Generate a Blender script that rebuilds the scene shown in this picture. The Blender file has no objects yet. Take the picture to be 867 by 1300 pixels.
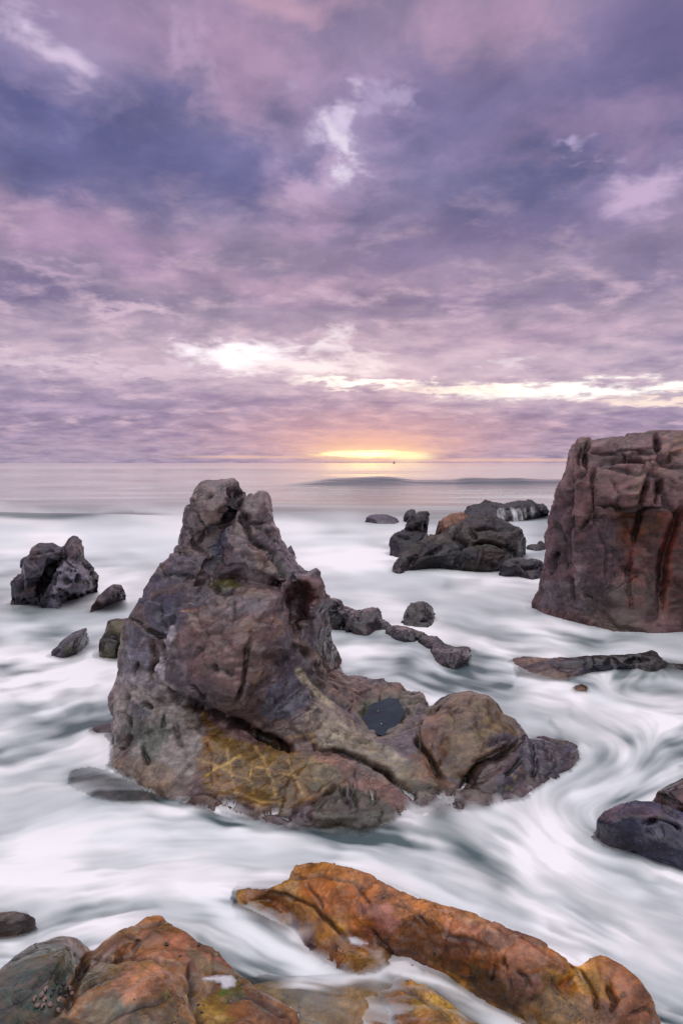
import bpy, math, random
import numpy as np
from mathutils import Vector, Matrix, Quaternion
from mathutils.geometry import delaunay_2d_cdt
from mathutils.bvhtree import BVHTree

random.seed(7)
RNG = np.random.default_rng(11)
scn = bpy.context.scene
COL = scn.collection

# ------------------------------------------------------------------ camera
F, HX, HY, CH = 794.0, 433.5, 588.0, 3.0      # focal length in photo pixels, horizon, eye height above the sea (m)
cam_d = bpy.data.cameras.new("camera")
cam = bpy.data.objects.new("camera", cam_d); COL.objects.link(cam)
cam_d.sensor_fit = 'VERTICAL'; cam_d.sensor_height = 36.0; cam_d.lens = 36.0 * F / 1300.0
cam_d.shift_y = -(650.0 - HY) / 1300.0
cam_d.clip_end = 200000; cam_d.clip_start = 0.05
cam.location = (0, 0, CH); cam.rotation_euler = (math.radians(90), 0, 0)
scn.camera = cam


def P(px, py, Y):
    return ((px - HX) * Y / F, Y, CH - (py - HY) * Y / F)


def YZ(py, z):
    """distance of a point at height z seen at row py"""
    return F * (CH - z) / (py - HY)


def srgb(*c):
    c = np.array(c, float) / 255.0
    return np.where(c <= 0.04045, c / 12.92, ((c + 0.055) / 1.055) ** 2.4)


# ------------------------------------------------------------------ noise
def _h(ix, iy, iz, s):
    with np.errstate(over='ignore'):
        n = (ix.astype(np.uint32) * np.uint32(73856093)) ^ (iy.astype(np.uint32) * np.uint32(19349663)) ^ \
            (iz.astype(np.uint32) * np.uint32(83492791)) ^ np.uint32((s * 2654435761) & 0xffffffff)
        n ^= n >> np.uint32(13); n *= np.uint32(1274126177); n ^= n >> np.uint32(16)
        n *= np.uint32(2246822519); n ^= n >> np.uint32(15)
    return n


def perlin(p, seed=0):
    f = np.floor(p); d = p - f; i = f.astype(np.int64)
    u = d * d * d * (d * (d * 6 - 15) + 10)
    out = np.zeros(len(p))
    for cx in (0, 1):
        for cy in (0, 1):
            for cz in (0, 1):
                h = _h(i[:, 0] + cx, i[:, 1] + cy, i[:, 2] + cz, seed)
                gx = ((h & np.uint32(1023)).astype(float) / 511.5 - 1)
                gy = (((h >> np.uint32(10)) & np.uint32(1023)).astype(float) / 511.5 - 1)
                gz = (((h >> np.uint32(20)) & np.uint32(1023)).astype(float) / 511.5 - 1)
                v = gx * (d[:, 0] - cx) + gy * (d[:, 1] - cy) + gz * (d[:, 2] - cz)
                w = (u[:, 0] if cx else 1 - u[:, 0]) * (u[:, 1] if cy else 1 - u[:, 1]) * (u[:, 2] if cz else 1 - u[:, 2])
                out += v * w
    return out * 1.3


def fbm(p, oc=4, seed=0, gain=0.5, ridged=False):
    a, s, t = 1.0, 0.0, 0.0
    for o in range(oc):
        n = perlin(p * (2.03 ** o) + 17.3 * o, seed + o)
        if ridged: n = 0.5 - np.abs(n) * 1.6
        s = s + a * n; t += a; a *= gain
    return s / t


def worley(p, seed=0):
    f = np.floor(p).astype(np.int64)
    d1 = np.full(len(p), 9.0); d2 = np.full(len(p), 9.0); idc = np.zeros(len(p)); vec = np.zeros((len(p), 3))
    for x in (-1, 0, 1):
        for y in (-1, 0, 1):
            for z in (-1, 0, 1):
                c = f + np.array([x, y, z]); h = _h(c[:, 0], c[:, 1], c[:, 2], seed)
                q = c.astype(float)
                q[:, 0] += (h & np.uint32(1023)).astype(float) / 1023
                q[:, 1] += ((h >> np.uint32(10)) & np.uint32(1023)).astype(float) / 1023
                q[:, 2] += ((h >> np.uint32(20)) & np.uint32(1023)).astype(float) / 1023
                d = np.linalg.norm(p - q, axis=1)
                n = d < d1
                d2 = np.where(n, d1, np.minimum(d2, d)); idc = np.where(n, (h % np.uint32(997)).astype(float) / 997, idc)
                vec[n] = (p - q)[n]
                d1 = np.where(n, d, d1)
    return d1, d2, idc, vec


def sstep(a, b, x):
    t = np.clip((x - a) / (b - a), 0, 1)
    return t * t * (3 - 2 * t)


def seg_dist(x, y, line):
    """distance of every (x, y) to a polyline, and the position 0..1 along it"""
    best = np.full(x.shape, 1e9); pos = np.zeros(x.shape); n = len(line) - 1
    for k in range(n):
        (ax, ay), (bx, by) = line[k][:2], line[k + 1][:2]
        dx, dy = bx - ax, by - ay
        t = np.clip(((x - ax) * dx + (y - ay) * dy) / (dx * dx + dy * dy + 1e-9), 0, 1)
        d = np.hypot(x - ax - t * dx, y - ay - t * dy)
        m = d < best
        best = np.where(m, d, best); pos = np.where(m, (k + t) / n, pos)
    return best, pos


def poly_dist(x, y, poly):
    """signed distance to a polygon: negative inside"""
    ins = np.zeros(x.shape, bool)
    n = len(poly)
    for k in range(n):
        ax, ay = poly[k]; bx, by = poly[(k + 1) % n]
        c = ((ay > y) != (by > y)) & (x < (bx - ax) * (y - ay) / (by - ay + 1e-12) + ax)
        ins ^= c
    d, _ = seg_dist(x, y, list(poly) + [poly[0]])
    return np.where(ins, -d, d)


# ------------------------------------------------------------------ scene helpers
def tag(o, label=None, cat=None, group=None, kind=None):
    if label: o['label'] = label
    if cat: o['category'] = cat
    if group: o['group'] = group
    if kind: o['kind'] = kind
    return o


def np_mesh(name, verts, quads=None, tris=None, mat=None, smooth=True):
    me = bpy.data.meshes.new(name)
    me.vertices.add(len(verts)); me.vertices.foreach_set('co', np.asarray(verts, np.float32).ravel())
    loops, starts, tot = [], [], 0
    if quads is not None and len(quads):
        loops.append(np.asarray(quads, np.int32).ravel()); starts.append(np.arange(len(quads)) * 4); tot = 4 * len(quads)
    if tris is not None and len(tris):
        loops.append(np.asarray(tris, np.int32).ravel()); starts.append(tot + np.arange(len(tris)) * 3)
    loops = np.concatenate(loops); starts = np.concatenate(starts).astype(np.int32)
    me.loops.add(len(loops)); me.loops.foreach_set('vertex_index', loops)
    me.polygons.add(len(starts)); me.polygons.foreach_set('loop_start', starts)
    me.update(calc_edges=True); me.validate()
    if smooth: me.polygons.foreach_set('use_smooth', np.ones(len(me.polygons), bool))
    if mat: me.materials.append(mat)
    return me


def link(name, me, parent=None):
    o = bpy.data.objects.new(name, me); COL.objects.link(o)
    if parent:
        o.parent = parent
        o.matrix_parent_inverse = parent.matrix_world.inverted()
    return o


class NT:
    def __init__(s, tree): s.t = tree; s.n = tree.nodes; s.l = tree.links
    def node(s, t, **k):
        n = s.n.new(t)
        for a, b in k.items(): setattr(n, a, b)
        return n
    def put(s, sock, v):
        if isinstance(v, bpy.types.NodeSocket): s.l.new(v, sock)
        elif v is not None:
            if sock.type == 'RGBA' and hasattr(v, '__len__') and len(v) == 3: v = (*v, 1)
            sock.default_value = v
    def math(s, op, a, b=None, c=None, clamp=False):
        n = s.node('ShaderNodeMath', operation=op, use_clamp=clamp)
        s.put(n.inputs[0], a)
        if b is not None: s.put(n.inputs[1], b)
        if c is not None: s.put(n.inputs[2], c)
        return n.outputs[0]
    def mix(s, f, a, b, blend='MIX'):
        n = s.node('ShaderNodeMix', data_type='RGBA', blend_type=blend)
        s.put(n.inputs[0], f); s.put(n.inputs[6], a); s.put(n.inputs[7], b)
        return n.outputs[2]
    def rng(s, v, a, b, c=0.0, d=1.0, smooth=False):
        n = s.node('ShaderNodeMapRange', interpolation_type='SMOOTHSTEP' if smooth else 'LINEAR')
        s.put(n.inputs[0], v)
        for i, q in enumerate((a, b, c, d)): s.put(n.inputs[1 + i], q)
        return n.outputs[0]
    def noise(s, vec, scale, detail=4, rough=0.5, dist=0.0, color=False):
        n = s.node('ShaderNodeTexNoise')
        if vec is not None: s.put(n.inputs['Vector'], vec)
        n.inputs['Scale'].default_value = scale; n.inputs['Detail'].default_value = detail
        n.inputs['Roughness'].default_value = rough; n.inputs['Distortion'].default_value = dist
        return n.outputs['Color' if color else 'Fac']
    def mapping(s, vec, scale=(1, 1, 1), rot=(0, 0, 0), loc=(0, 0, 0)):
        n = s.node('ShaderNodeMapping'); s.put(n.inputs[0], vec)
        n.inputs[1].default_value = loc; n.inputs[2].default_value = rot; n.inputs[3].default_value = scale
        return n.outputs[0]


def new_mat(name):
    m = bpy.data.materials.new(name); m.use_nodes = True
    m.node_tree.nodes.clear()
    return m, NT(m.node_tree)


# ------------------------------------------------------------------ materials
def rock_material(name, rough=0.5, spec=0.5, bump=1.0, strata_rot=(0.3, 0.5, 0.2), fine=1.0, coat=0.0, crack=.8):
    m, t = new_mat(name)
    geo = t.node('ShaderNodeNewGeometry'); pos = geo.outputs['Position']
    at = t.node('ShaderNodeAttribute', attribute_name='col')
    wet = t.node('ShaderNodeAttribute', attribute_name='wet').outputs['Fac']
    n1 = t.noise(pos, 9 * fine, 6, 0.65)
    n2 = t.noise(pos, 45 * fine, 5, 0.7)
    n3 = t.noise(t.mapping(pos, (3, 3, 16), strata_rot), 1.2 * fine, 6, 0.62, 0.5)
    k = t.math('MULTIPLY', t.rng(n1, 0.3, 0.7, 0.62, 1.38), t.rng(n2, 0.3, 0.7, 0.75, 1.25))
    k = t.math('MULTIPLY', k, t.rng(n3, 0.34, 0.66, 0.62, 1.36))
    c = t.mix(1.0, at.outputs['Color'], t.node('ShaderNodeCombineColor').outputs[0], 'MULTIPLY')
    cc = c.node.inputs[7].links[0].from_node
    for i in range(3): t.put(cc.inputs[i], k)
    # cracks: warped cell edges, only in some patches
    wv = t.noise(pos, 3.0 * fine, 4, 0.6, color=True)
    wsub = t.node('ShaderNodeVectorMath', operation='MULTIPLY_ADD'); t.put(wsub.inputs[0], wv); wsub.inputs[1].default_value = (.5 / fine,) * 3; t.put(wsub.inputs[2], pos)
    cr_ = None
    for scl_, wd_, lo_ in ((1.7, .014, .45), (5.0, .022, .52)):
        vo = t.node('ShaderNodeTexVoronoi', feature='DISTANCE_TO_EDGE'); t.put(vo.inputs['Vector'], t.mapping(wsub.outputs[0], (1, 1, 1.7), strata_rot)); vo.inputs['Scale'].default_value = scl_ * fine
        mk = t.rng(t.noise(pos, 1.1 * fine * (1 + lo_), 3, .6), lo_, lo_ + .12)
        q_ = t.math('MULTIPLY', t.rng(vo.outputs['Distance'], 0.0, wd_, 1, 0, True), mk)
        cr_ = q_ if cr_ is None else t.math('MAXIMUM', cr_, q_)
    c = t.mix(t.math('MULTIPLY', cr_, crack), c, tuple(srgb(22, 18, 20)))
    # sparse pale specks and dark grains of the stone itself
    sp = t.noise(pos, 120 * fine, 2, 0.5)
    c = t.mix(t.rng(sp, 0.68, 0.76, 0, 0.35), c, srgb(190, 175, 165))
    c = t.mix(t.rng(sp, 0.34, 0.26, 0, 0.45), c, srgb(35, 30, 34))
    bs = t.node('ShaderNodeBsdfPrincipled')
    t.put(bs.inputs['Base Color'], c)
    r = t.math('SUBTRACT', t.math('ADD', rough, t.math('MULTIPLY', t.math('SUBTRACT', n1, 0.5), 1.1)), t.math('MULTIPLY', wet, 0.3), clamp=True)
    t.put(bs.inputs['Roughness'], t.math('MAXIMUM', r, 0.12))
    bs.inputs['Specular IOR Level'].default_value = spec
    if coat:
        t.put(bs.inputs['Coat Weight'], t.math('MULTIPLY', t.rng(n1, .4, .6), coat)); bs.inputs['Coat Roughness'].default_value = .2
    b1 = t.node('ShaderNodeBump'); b1.inputs['Strength'].default_value = 0.6 * bump; b1.inputs['Distance'].default_value = 0.025
    hsum = t.math('ADD', t.math('MULTIPLY', n1, 1.0), t.math('ADD', t.math('MULTIPLY', n2, 0.4), t.math('MULTIPLY', n3, 0.5)))
    hsum = t.math('SUBTRACT', hsum, t.math('MULTIPLY', cr_, crack))
    t.put(b1.inputs['Height'], hsum)
    t.l.new(b1.outputs[0], bs.inputs['Normal'])
    out = t.node('ShaderNodeOutputMaterial'); t.l.new(bs.outputs[0], out.inputs[0])
    return m


def plain_material(name, color, rough=0.5, noise_scale=0, amt=0.3, spec=0.5):
    m, t = new_mat(name)
    bs = t.node('ShaderNodeBsdfPrincipled')
    if noise_scale:
        tc = t.node('ShaderNodeTexCoord').outputs['Object']
        n = t.noise(tc, noise_scale, 4, 0.6)
        c = t.mix(t.rng(n, 0.3, 0.7), tuple(np.array(color) * (1 - amt)), tuple(np.array(color) * (1 + amt)))
        t.put(bs.inputs['Base Color'], c)
    else:
        bs.inputs['Base Color'].default_value = (*color, 1)
    bs.inputs['Roughness'].default_value = rough; bs.inputs['Specular IOR Level'].default_value = spec
    out = t.node('ShaderNodeOutputMaterial'); t.l.new(bs.outputs[0], out.inputs[0])
    return m


MAT_DRY = rock_material('sea_rock', 0.34, 0.45, 0.5, coat=.4)
MAT_WET = rock_material('wet_rock', 0.3, 0.4, 0.5, fine=0.8, coat=.35)
MAT_CLIFF = rock_material('cliff_rock', 0.4, 0.4, 0.6, (0.1, 0.2, 0.9), 0.5)
MAT_FAR = rock_material('dark_rock', 0.4, 0.3, 0.6, fine=0.5, coat=.12)
MAT_FRONT = rock_material('ochre_rock', 0.32, 0.4, 0.5, (0.5, 0.2, 0.4), 1.3, coat=.5)

# ------------------------------------------------------------------ rock builder
HG_X0, HG_Y0, HG_RES = -16.0, 2.0, 0.04
HF_X0, HF_Y0, HF_RES = -4.5, 2.0, 0.02
HF = np.full((370, 450), -9.0)
HG = np.full((1150, 900), -9.0)      # height of the rock surface over the water plane (y, x)
ROCKS = {}


def build_rock(name, outline, inner, mode='y', back=0.6, vox=0.03, smooth=3, disp=None, palette=None, creases=(),
               paints=(), lines=(), pits=(), mat=None, label=None, cat='rock', group=None, parent=None, seed=1,
               facets=0.05, facet_scale=2.2, rough_amp=0.03, wet_z=0.25, skirt=0.45, skirt_run=0.2, strata=None, raise_back=0.0, tone=0.62, kcrease=1.5, veins=.75,
               edges=()):
    """outline: silhouette and waterline of the rock, inner: points of its near surface. The third value is the
    distance (mode 'y') or the height above the sea (mode 'z'); 0.0 in mode 'y' means: on the water."""
    def lift(p):
        px, py, q = p
        if mode == 'z': Y = YZ(py, q)
        else: Y = YZ(py, 0.0) if q == 0.0 else q
        return px, py, Y
    out3, add = [], []
    for p in outline:
        px, py, Y = lift(p)
        z = CH - (py - HY) * Y / F
        if abs(z) < 0.021:                      # at the water: carry the surface on below it
            add.append((px, py, Y))
            Y2 = Y - skirt_run; py2 = HY + F * (CH + skirt) / Y2
            out3.append((px, py2, Y2))
        else:
            out3.append((px, py, Y))
    inn3 = [lift(p) for p in inner] + add
    allp = out3 + inn3
    v2 = [Vector((a[0], a[1])) for a in allp]
    n = len(out3)
    ec = [(i, (i + 1) % n) for i in range(n)]
    idx = {}
    for e in edges:
        pass
    rv, re, rf, ov, oe, of = delaunay_2d_cdt(v2, ec, [], 1, 1e-4)
    Yv = []
    for i, v in enumerate(rv):
        if ov[i]:
            Yv.append(allp[ov[i][0]][2])
        else:                                    # a crossing point: inverse distance blend
            d = [1.0 / (1e-3 + (v[0] - a[0]) ** 2 + (v[1] - a[1]) ** 2) ** 2 for a in allp]
            Yv.append(sum(w * a[2] for w, a in zip(d, allp)) / sum(d))
    front = np.array([P(v[0], v[1], y) for v, y in zip(rv, Yv)])
    bound = set()
    for i in range(len(rv)):
        if any(k < n for k in ov[i]): bound.add(i)
    # boundary of the triangulation
    ecount = {}
    for f in rf:
        for a, b in zip(f, list(f[1:]) + [f[0]]):
            ecount[(min(a, b), max(a, b))] = ecount.get((min(a, b), max(a, b)), 0) + 1
    bset = set()
    for (a, b), c in ecount.items():
        if c == 1: bset.add(a); bset.add(b)
    bidx = sorted(bset); bp = front[bidx]
    W = front[:, 0].max() - front[:, 0].min()
    dry = [(allp[i][0], allp[i][1], allp[i][2]) for i in range(n) if (CH - (allp[i][1] - HY) * allp[i][2] / F) > -0.02]
    dry = np.array(dry if dry else [a[:3] for a in allp[:n]])
    backv = {}
    verts = [tuple(v) for v in front]
    for i in range(len(front)):
        if i in bset: backv[i] = i; continue
        d = np.min(np.hypot(bp[:, 0] - front[i, 0], bp[:, 2] - front[i, 2]))
        s = back * min(1.0, max(0.4, math.sqrt(max(d, 0) / (0.22 * W + 0.05))))
        w = 1.0 / (4 + (dry[:, 0] - rv[i][0]) ** 2 + (dry[:, 1] - rv[i][1]) ** 2)
        yo = float((w * dry[:, 2]).sum() / w.sum())
        yb = max(front[i, 1] + 0.3 * s, yo) + s
        backv[i] = len(verts)
        verts.append(P(rv[i][0], rv[i][1], yb))
    faces = []
    for f in rf:
        faces.append(tuple(f)); g = tuple(backv[k] for k in reversed(f))
        if set(g) != set(f): faces.append(g)
    me = bpy.data.meshes.new('tmp'); me.from_pydata(verts, [], faces); me.update()
    tmp = bpy.data.objects.new('tmp', me); COL.objects.link(tmp)
    md = tmp.modifiers.new('r', 'REMESH'); md.mode = 'VOXEL'; md.voxel_size = vox; md.adaptivity = 0
    ms = tmp.modifiers.new('s', 'SMOOTH'); ms.factor = 0.5; ms.iterations = max(2, smooth)
    dg = bpy.context.evaluated_depsgraph_get(); ev = tmp.evaluated_get(dg).to_mesh()
    nv = len(ev.vertices)
    co = np.empty(nv * 3, np.float32); ev.vertices.foreach_get('co', co); co = co.reshape(-1, 3).astype(float)
    no = np.empty(nv * 3, np.float32); ev.vertices.foreach_get('normal', no); no = no.reshape(-1, 3).astype(float)
    nl = len(ev.loops); li = np.empty(nl, np.int32); ev.loops.foreach_get('vertex_index', li)
    quads = li.reshape(-1, 4)
    tmp.evaluated_get(dg).to_mesh_clear(); bpy.data.objects.remove(tmp); bpy.data.meshes.remove(me)
    # --- carve
    def pix(c): return HX + F * c[:, 0] / c[:, 1], HY + F * (CH - c[:, 2]) / c[:, 1]
    x, y = pix(co)
    facing = sstep(-0.1, 0.25, -(no * (co - np.array([0, 0, CH])) / np.linalg.norm(co - np.array([0, 0, CH]), axis=1)[:, None]).sum(1))
    wob = fbm(co * 3.0, 3, seed + 40)
    d = np.zeros(nv); kscale = min(1, 6.5 / co[:, 1].mean())
    # broad facets: planes of broken stone, then layered grain
    def tilt(p, sd_, amt, edge):
        q1, q2, qi, qv = worley(p, sd_)
        ang = qi * 37.7; inc = np.cos(qi * 91.3)
        rd_ = np.column_stack([np.cos(ang) * np.sqrt(1 - inc ** 2), np.sin(ang) * np.sqrt(1 - inc ** 2), inc])
        return amt * ((qv * rd_).sum(1) * 1.5 + (qi - .5) * .5), 1 - sstep(0, edge, q2 - q1)
    pw_ = co * np.array([1, 1, 1.35]) * facet_scale + .22 * fbm(co * 4, 2, seed + 41)[:, None]
    t1, e1 = tilt(pw_, seed, facets * .5, .05)
    t2, e2 = tilt(pw_ * 2.7 + 3, seed + 2, facets * .2, .07)
    brk_ = sstep(-.05, .2, fbm(co * .9 * kscale, 2, seed + 43))
    d += t1 + t2 * (.35 + .65 * brk_) - .12 * facets * e1 * brk_ - .12 * facets * e2 * brk_
    joint = np.maximum(e1 * .5, e2 * .5) * brk_
    d += rough_amp * 1.0 * fbm(co * 1.7, 4, seed + 3)
    if strata is not None:
        ax = np.array(strata[0], float); ax /= np.linalg.norm(ax)
        s = co @ ax
        q = co - 0.82 * s[:, None] * 0 * ax
        st = np.column_stack([s * strata[1] + 0.8 * wob, co @ np.array([.3, .2, .1]), co @ np.array([.1, .3, .3])])
        d += strata[2] * fbm(st, 3, seed + 9, ridged=True)
    d += rough_amp * 0.45 * fbm(co * 8, 3, seed + 5, ridged=True)
    cav = np.zeros(nv)
    kf = min(1.6, 6.5 / co[:, 1].mean())
    crk = np.abs(fbm(co * np.array([1.6, 1.6, 3.2]) * kf + .4 * fbm(co * np.array([2.2, 2.2, 5.5]) * (6.0 / max(6.0, co[:, 1].mean())), 5, seed + 31)[:, None], 4, seed + 34))
    d -= .5 * rough_amp * sstep(.03, .0, crk)
    rd = fbm(co * np.array([.9, .9, 1.5]) * kf * 1.3, 3, seed + 37, ridged=True)
    d += .6 * rough_amp * rd
    wx = x + 3.0 * fbm(co * 6, 2, seed + 20) * 6.0 / np.maximum(co[:, 1], 1) * 1.5
    wy = y + 3.0 * fbm(co * 6 + 9, 2, seed + 21) * 6.0 / np.maximum(co[:, 1], 1) * 1.5
    for c in creases:
        line, w, dep = c[0], c[1], c[2]
        dist, ps = seg_dist(wx, wy, line)
        taper = np.minimum(1, 5 * np.minimum(ps, 1 - ps) + 0.25)
        prof = np.exp(-(dist / (w * (0.5 + 0.5 * taper))) ** 2) * taper * facing
        d -= dep * kcrease * prof
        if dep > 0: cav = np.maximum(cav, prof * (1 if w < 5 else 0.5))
    for (cx, cy, r, dep) in pits:
        dist = np.hypot((wx - cx), (wy - cy)) / r
        d -= dep * np.exp(-dist ** 4) * facing
    co = co + no * d[:, None]
    # --- colour of the stone, plus shade painted into its creases
    x, y = pix(co)
    pc = [srgb(*c) for c in palette]
    nA = fbm(co * 1.3 * (6.0 / max(6.0, co[:, 1].mean())), 4, seed + 30)
    nB = fbm(co * np.array([2.2, 2.2, 5.5]) * (6.0 / max(6.0, co[:, 1].mean())), 5, seed + 31)
    nC = fbm(co * 7 * (6.0 / max(6.0, co[:, 1].mean())), 4, seed + 32)
    c = pc[0][None, :] * np.ones((nv, 1))
    def over(c, col, m): return c * (1 - m[:, None]) + np.asarray(col)[None, :] * m[:, None]
    if len(pc) > 1: c = over(c, pc[1], sstep(-0.12, 0.2, nA))
    if len(pc) > 2: c = over(c, pc[2], sstep(0.02, 0.22, nB) * 0.8)
    if len(pc) > 3: c = over(c, pc[3], sstep(0.08, 0.3, nC) * 0.6)
    ymean = co[:, 1].mean()
    sc = 6.0 / max(3.0, ymean)
    nD = fbm(co * 26 * min(1, 6.5 / ymean), 4, seed + 33)
    vein = np.abs(fbm(co * np.array([1.6, 1.6, 3.2]) * min(1.6, 6.5 / ymean) + .4 * nB[:, None], 4, seed + 34))
    streak = fbm(np.column_stack([co @ np.array([.9, .2, .5]) * 3, co @ np.array([-.4, .3, .9]) * 22, co[:, 1] * 3]) * min(1, 6.5 / ymean), 3, seed + 35)
    jx = x + (14 * sc) * fbm(co * 3.1 * sc, 3, seed + 50) + 16 * sc * nC + 9 * sc * nD
    jy = y + (14 * sc) * fbm(co * 3.1 * sc + 5, 3, seed + 51) + 12 * sc * nB + 9 * sc * nD
    for p in paints:
        poly, colr, soft, amt = p[0], srgb(*p[1]), p[2], p[3]
        if len(poly) == 4 and not hasattr(poly[0], '__len__'):
            sd = (np.hypot((jx - poly[0]) / poly[2], (jy - poly[1]) / poly[3]) - 1) * min(poly[2], poly[3])
        else:
            sd = poly_dist(jx, jy, poly)
        m = sstep(soft * .35, -soft * .35, sd) * amt * (.82 + .5 * np.clip(nC + nD, -.4, .4))
        if len(p) > 4: m = m * sstep(-0.15, 0.2, fbm(co * p[4], 3, seed + 60))
        c = over(c, colr, m)
    sx = x + 5 * sc * fbm(co * 9 * sc, 2, seed + 70); sy = y + 5 * sc * fbm(co * 9 * sc + 3, 2, seed + 71)
    for (line, w, colr, amt) in lines:
        dist, ps = seg_dist(sx, sy, line)
        m = np.exp(-(dist / (w * .85 * (1 + 1.2 * np.clip(nC, -.5, .5)))) ** 2) * amt * sstep(-.5, .0, nB + .4 * nD)
        c = over(c, srgb(*colr), np.clip(m, 0, 1))
    for (cx, cy, r, dep) in pits:      # mussels and weed grow in the pits
        dist = np.hypot((wx - cx), (wy - cy)) / r / 1.25
        c = over(c, srgb(18, 18, 26), np.exp(-dist ** 4) * 0.97)
    c = over(c, srgb(34, 28, 32), joint * .75)
    c = over(c, srgb(30, 26, 30), np.clip(cav * 1.1, 0, 1) * 0.75)  # carved creases darkened, standing in for the shade inside them
    c = c * (1 + 0.6 * nC + 0.35 * nD + 0.75 * streak)[:, None]
    c = over(c, srgb(46, 38, 42), sstep(.016, .004, vein) * veins * sstep(-.1, .25, nA))
    wet = sstep(wet_z, 0.0, co[:, 2] - 0.1 * nA)
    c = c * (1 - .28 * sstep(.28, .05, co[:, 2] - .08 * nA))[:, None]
    c = np.clip(c * tone, 0.003, 0.9)
    wet = sstep(wet_z, 0.0, co[:, 2] - 0.1 * nA)
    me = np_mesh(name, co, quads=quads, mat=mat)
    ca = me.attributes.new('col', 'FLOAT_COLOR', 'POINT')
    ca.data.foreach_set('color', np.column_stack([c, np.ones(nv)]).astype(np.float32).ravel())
    wa = me.attributes.new('wet', 'FLOAT', 'POINT'); wa.data.foreach_set('value', wet.astype(np.float32))
    o = link(name, me, parent)
    if not parent: tag(o, label, cat, group)
    elif label: o['label'] = label
    # height map for the water
    gi = ((co[:, 1] - HG_Y0) / HG_RES).astype(int); gj = ((co[:, 0] - HG_X0) / HG_RES).astype(int)
    for di in range(-1, 2):
        for dj in range(-1, 2):
            a, b = gi + di, gj + dj
            ok = (a >= 0) & (a < HG.shape[0]) & (b >= 0) & (b < HG.shape[1])
            if vox < 0.036 and (di or dj): continue
            np.maximum.at(HG, (a[ok], b[ok]), co[ok, 2])
    gi = ((co[:, 1] - HF_Y0) / HF_RES).astype(int); gj = ((co[:, 0] - HF_X0) / HF_RES).astype(int)
    ok = (gi >= 0) & (gi < HF.shape[0]) & (gj >= 0) & (gj < HF.shape[1])
    np.maximum.at(HF, (gi[ok], gj[ok]), co[ok, 2])
    ROCKS[name] = o
    return o


# ------------------------------------------------------------------ the big stack in the middle
BR = (120, 100, 100); BG = (92, 94, 114); BB = (138, 114, 102); DK = (78, 70, 78)
OC = (150, 112, 62); OL = (112, 96, 52); PG = (172, 156, 158); GY = (140, 130, 118)
m_out = [
    (179, 761, 7.0), (176, 765, 7.0), (164.6, 781.5, 7.0), (155, 809, 7.0), (148.5, 844, 6.95), (147, 864, 6.95), (139, 888, 6.85),
    (146, 913, 6.75), (137, 957, 0.0), (144, 978, 0.0), (165, 994, 0.0), (192, 1003, 0.0), (211, 1010, 0.0), (231, 1014.5, 0.0),
    (259, 1024, 0.0), (291, 1032, 0.0), (330, 1043, 0.0), (350, 1047, 0.0), (368, 1050, 0.0), (402, 1050, 0.0), (439, 1046, 0.0), (471, 1049, 0.0),
    (510, 1041, 0.0), (545, 1034, 0.0), (576, 1028, 0.0), (634, 1021, 0.0), (663, 1014, 0.0), (682, 998, 0.0), (703, 986, 0.0),
    (720, 976, 0.0), (731, 962, 0.0), (733, 952, 6.42), (726, 946, 6.5), (703, 941, 6.6), (689, 935.5, 6.65), (672, 938, 6.65), (664.5, 927, 6.75),
    (651, 915, 6.85), (635.6, 909, 6.95), (631, 897.5, 7.0), (617, 882, 7.1), (597, 876, 7.1), (576, 878, 7.15), (556, 889, 7.3), (545, 898, 7.3),
    (541, 890, 7.55), (538, 880, 7.85), (528, 878, 7.95), (516, 877, 7.9), (507, 867, 7.9), (490, 864, 7.95), (475, 863, 8.0), (459, 859, 8.1),
    (441, 857, 8.3), (424, 849, 8.6), (431, 846, 8.9), (434, 838, 9.0), (428, 826, 8.95), (423, 816, 8.85), (418.5, 800, 8.6), (417, 785, 8.0), (416, 767, 7.6),
    (415.6, 749, 7.45), (411.5, 738, 7.4), (408, 721, 7.4), (402, 722, 7.5), (391, 726, 7.6), (380, 719, 7.65), (371, 710, 7.7), (362, 696, 7.75), (357, 684, 7.8),
    (355, 671, 7.8), (346, 663, 7.85), (344.5, 648, 7.9), (343, 635, 7.9), (338, 627, 7.9), (330, 625.5, 7.9), (322, 631, 7.9), (312, 627.5, 7.9), (305, 629, 7.9),
    (305.5, 620, 7.7), (303, 613, 7.65), (296, 608, 7.65), (284.7, 610, 7.65), (269, 610, 7.65), (258, 612, 7.6), (250, 618, 7.55), (246, 627.5, 7.5), (241.6, 635, 7.4),
    (238, 650, 7.35), (233.7, 667, 7.3), (228, 685, 7.25), (222.7, 702, 7.2), (206, 716, 7.1), (192.5, 733, 7.05), (184, 748, 7.0)]
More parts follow.
